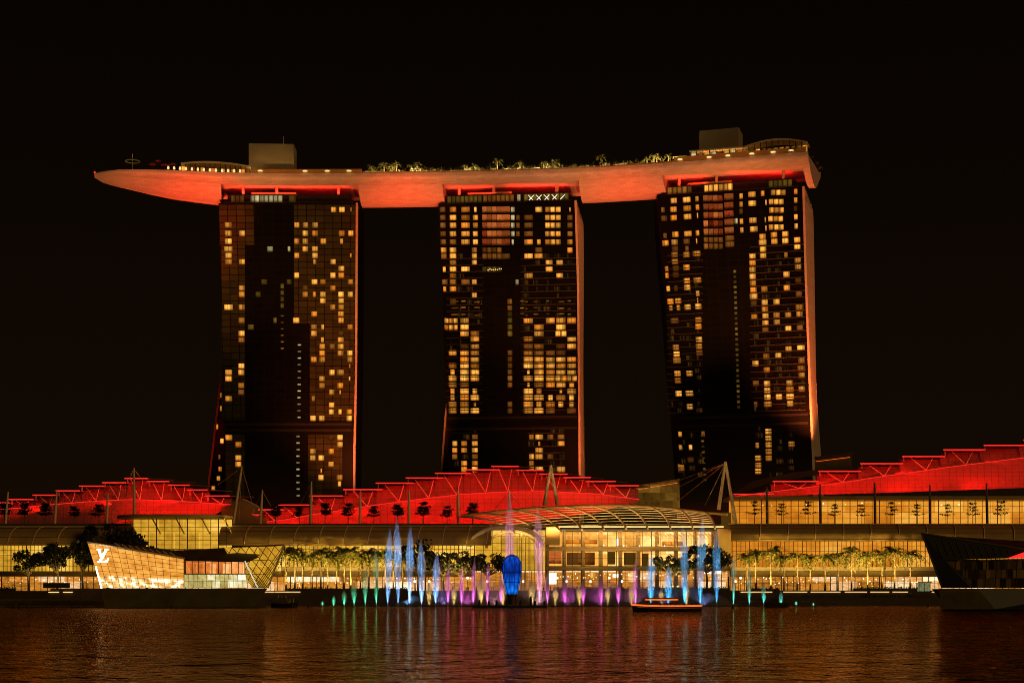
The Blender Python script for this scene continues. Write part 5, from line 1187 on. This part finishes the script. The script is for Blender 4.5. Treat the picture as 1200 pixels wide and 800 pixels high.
for nm, col, lst, r, grp in sets:
    for i, (px, yt) in enumerate(lst):
        h = (709-yt)*FD/F; short = nm == 'yellow'
        pw = {'green': 900, 'teal': 900, 'yellow': 1100, 'pink': 2200, 'very tall mauve': 6500}.get(nm, 4200)*(.25+h/14)*(22 if short else 6)
        jet(f'{nth(i, len(lst))} of the {nm} fountain jets', grp, px, yt, col, r*(.75 if h < 4 else 1), pw, mat='spray_thin' if h > 13 else 'spray', bulb=.35 if short else (.6 if h > 8 else .4), core=not short, D=FD+(1.6 if short else 0))
mz = MB(); a, b = P(462, 0, FD).x, P(868, 0, FD).x
rgm = random.Random(3); rows_ = []
for k in range(61):
    x = a+(b-a)*k/60; hh = 7.6*min(1, (k+.3)/9, (60.3-k)/9)*(1+.22*math.sin(k*.9)+.18*math.sin(k*2.3+1)+rgm.uniform(-.08, .08)); hh = max(.8, hh)
    rows_.append([(x, FD+9+4.5*math.cos(q), .3+hh*max(0, math.sin(q))) for q in [math.pi*w/8 for w in range(9)]])
mz.grid(rows_, closed=True); mz.face(list(reversed(rows_[0])), [(0, 0)]*9); mz.face(rows_[-1], [(0, 0)]*9); tag(obj('spray_mist', mz, spray_mat('drifting_spray', .055), None, ((a+b)/2, FD, 0)), 'thin drifting spray hanging behind the fountain jets', 'mist', kind='stuff')
for px, c_, pw in ((478, (.2, .5, 1), 4000), (520, (.5, .3, 1), 3500), (548, PINK, 4000), (580, (1, .4, .5), 4000), (630, (1, .45, .5), 5000), (665, PINK, 4500), (704, PINK, 4500), (742, (1, .3, .6), 4000), (780, (.2, .45, 1), 3500), (825, (.25, .4, 1), 3500)):
    p = Vector((P(px, 0, FD+6.5).x, FD+6.5, .5)); spot('mist_fill_light', p, p+Vector((0, 1.0, 6)), pw*.36, c_, 140, .5, .5)  # coloured lamps added so the drifting spray glows
nz = MB(); a, b = P(366, 0, FD).x, P(968, 0, FD).x; nz.box((a, FD-.6, -.3), (b, FD+2.4, .12)); tag(obj('nozzle_bar', nz, M['black'], None, ((a+b)/2, FD, 0)), 'long dark nozzle bar at water level under all the fountain jets', 'fountain base')

# ------------------------------------------------------------------ small lamps inside the halls
for root, n, xa, xb_, ys in ((hallC, 46, 644, 852, (671, 678)), (hallC, 14, 700, 850, (638.5, 639.5)), (hallL, 40, 338, 552, (677, 683)), (hallL, 16, 4, 116, (677, 684)), (hallR, 46, 866, 1095, (676, 684)), (hallR, 12, 870, 1190, (589, 593))):
    rg = random.Random(n+int(xa))
    for k in range(n):
        x = xa+(xb_-xa)*(k+rg.random()*.9)/n; p = P(x, rg.uniform(*ys), 593.5 if root is not hallR or ys[0] > 600 else 616); mb = MB(); mb.lathe([(.12, -.22), (.26, 0), (.12, .22)], p, 6); obj('shop_light', mb, M['lamp_white' if rg.random() < .5 else 'lamp_warm'], root)
# ------------------------------------------------------------------ people
SKIN = solid('skin', (.32, .2, .13), .6); CL = [solid('cloth_dark', (.02, .02, .025), .8), solid('cloth_tan', (.12, .08, .05), .8), solid('cloth_pale', (.25, .22, .2), .8)]
def figure(kind, shirt, legs):
    V_ = [(0, 0, .92, .13), (0, 0, 1.22, .145), (0, 0, 1.44, .07), (0, -.02, 1.52, .075), (0, -.02, 1.62, .10), (0, -.01, 1.71, .06)]; E_ = [(0, 1), (1, 2), (2, 3), (3, 4), (4, 5)]
    for sg in (-1, 1):
        n = len(V_); V_ += [(sg*.17, 0, 1.38, .062), (sg*.235, .02, 1.12, .046), (sg*.22, -.10, .90, .036), (sg*.215, -.14, .81, .03)]; E_ += [(1, n), (n, n+1), (n+1, n+2), (n+2, n+3)]
        n = len(V_)
        if kind == 'stand': V_ += [(sg*.09, 0, .84, .095), (sg*.1, -.02, .48, .068), (sg*.105, .02, .09, .045), (sg*.11, -.13, .04, .036)]
        else: V_ += [(sg*.1, -.06, .88, .095), (sg*.12, -.44, .90, .07), (sg*.12, -.42, .5, .048), (sg*.12, -.56, .45, .036)]
        E_ += [(0, n), (n, n+1), (n+1, n+2), (n+2, n+3)]
    me = bpy.data.meshes.new('figure'); me.from_pydata([v[:3] for v in V_], E_, []); o = bpy.data.objects.new('figure', me); COL.objects.link(o)
    md = o.modifiers.new('skin', 'SKIN'); o.modifiers.new('smooth', 'SUBSURF').levels = 1
    for k, v in enumerate(V_): me.skin_vertices[0].data[k].radius = (v[3], v[3])
    me.skin_vertices[0].data[0].use_root = True
    bpy.context.view_layer.update(); dg = bpy.context.evaluated_depsgraph_get(); new = bpy.data.meshes.new_from_object(o.evaluated_get(dg)); bpy.data.objects.remove(o)
    new.materials.clear()
    for q in (SKIN, shirt, legs): new.materials.append(q)
    for f in new.polygons:
        z = f.center.z; hand = abs(f.center.x) > .17 and z < .95 and kind == 'stand'; f.material_index = 0 if z > 1.45 or hand else 1 if z > .95 else 2; f.use_smooth = True
    return new
FG = [figure('stand', CL[0], CL[0]), figure('stand', CL[1], CL[0]), figure('stand', CL[2], CL[0])]; SIT = [figure('sit', CL[0], CL[0]), figure('sit', CL[2], CL[0])]
rg = random.Random(5)
def people(lst, lab, grp, D, z):
    for i, px in enumerate(sorted(lst)):
        o = bpy.data.objects.new('person', rg.choice(FG)); COL.objects.link(o); d = D+rg.uniform(-.2, .5); o.location = (P(px, 0, d).x, d, z); o.rotation_euler = (0, 0, rg.uniform(-.7, .7)); o.scale = (1, 1, rg.uniform(.92, 1.05))
        tag(o, f'{nth(i, len(lst))} of the people {lab}', 'person', grp)
people([rg.uniform(484, 584) for _ in range(15)], 'standing by the promenade edge left of the blue lantern', 'people left of the lantern', 569.0, 5.0)
people([rg.uniform(616, 756) for _ in range(20)], 'standing by the promenade edge between lantern and boat', 'people right of the lantern', 569.0, 5.0)
people([rg.uniform(905, 1075) for _ in range(16)], 'standing on the steps under the right palm row', 'people under the right palms', 567.3, 2.8)
for i, (x, y) in enumerate([(-3.9, -.7), (-2.8, .5), (-1.5, -.7), (-.4, .4), (.9, -.7), (3.4, -.5), (4.3, .5), (5.2, -.6), (6.1, .3)]):
    o = bpy.data.objects.new('person', SIT[i % 2]); COL.objects.link(o); o.location = bl+Vector((x, y, .68)); o.rotation_euler = (0, 0, 0); tag(o, f'{nth(i, 9)} of the passengers seated on the tour boat', 'person', 'passengers on the tour boat')
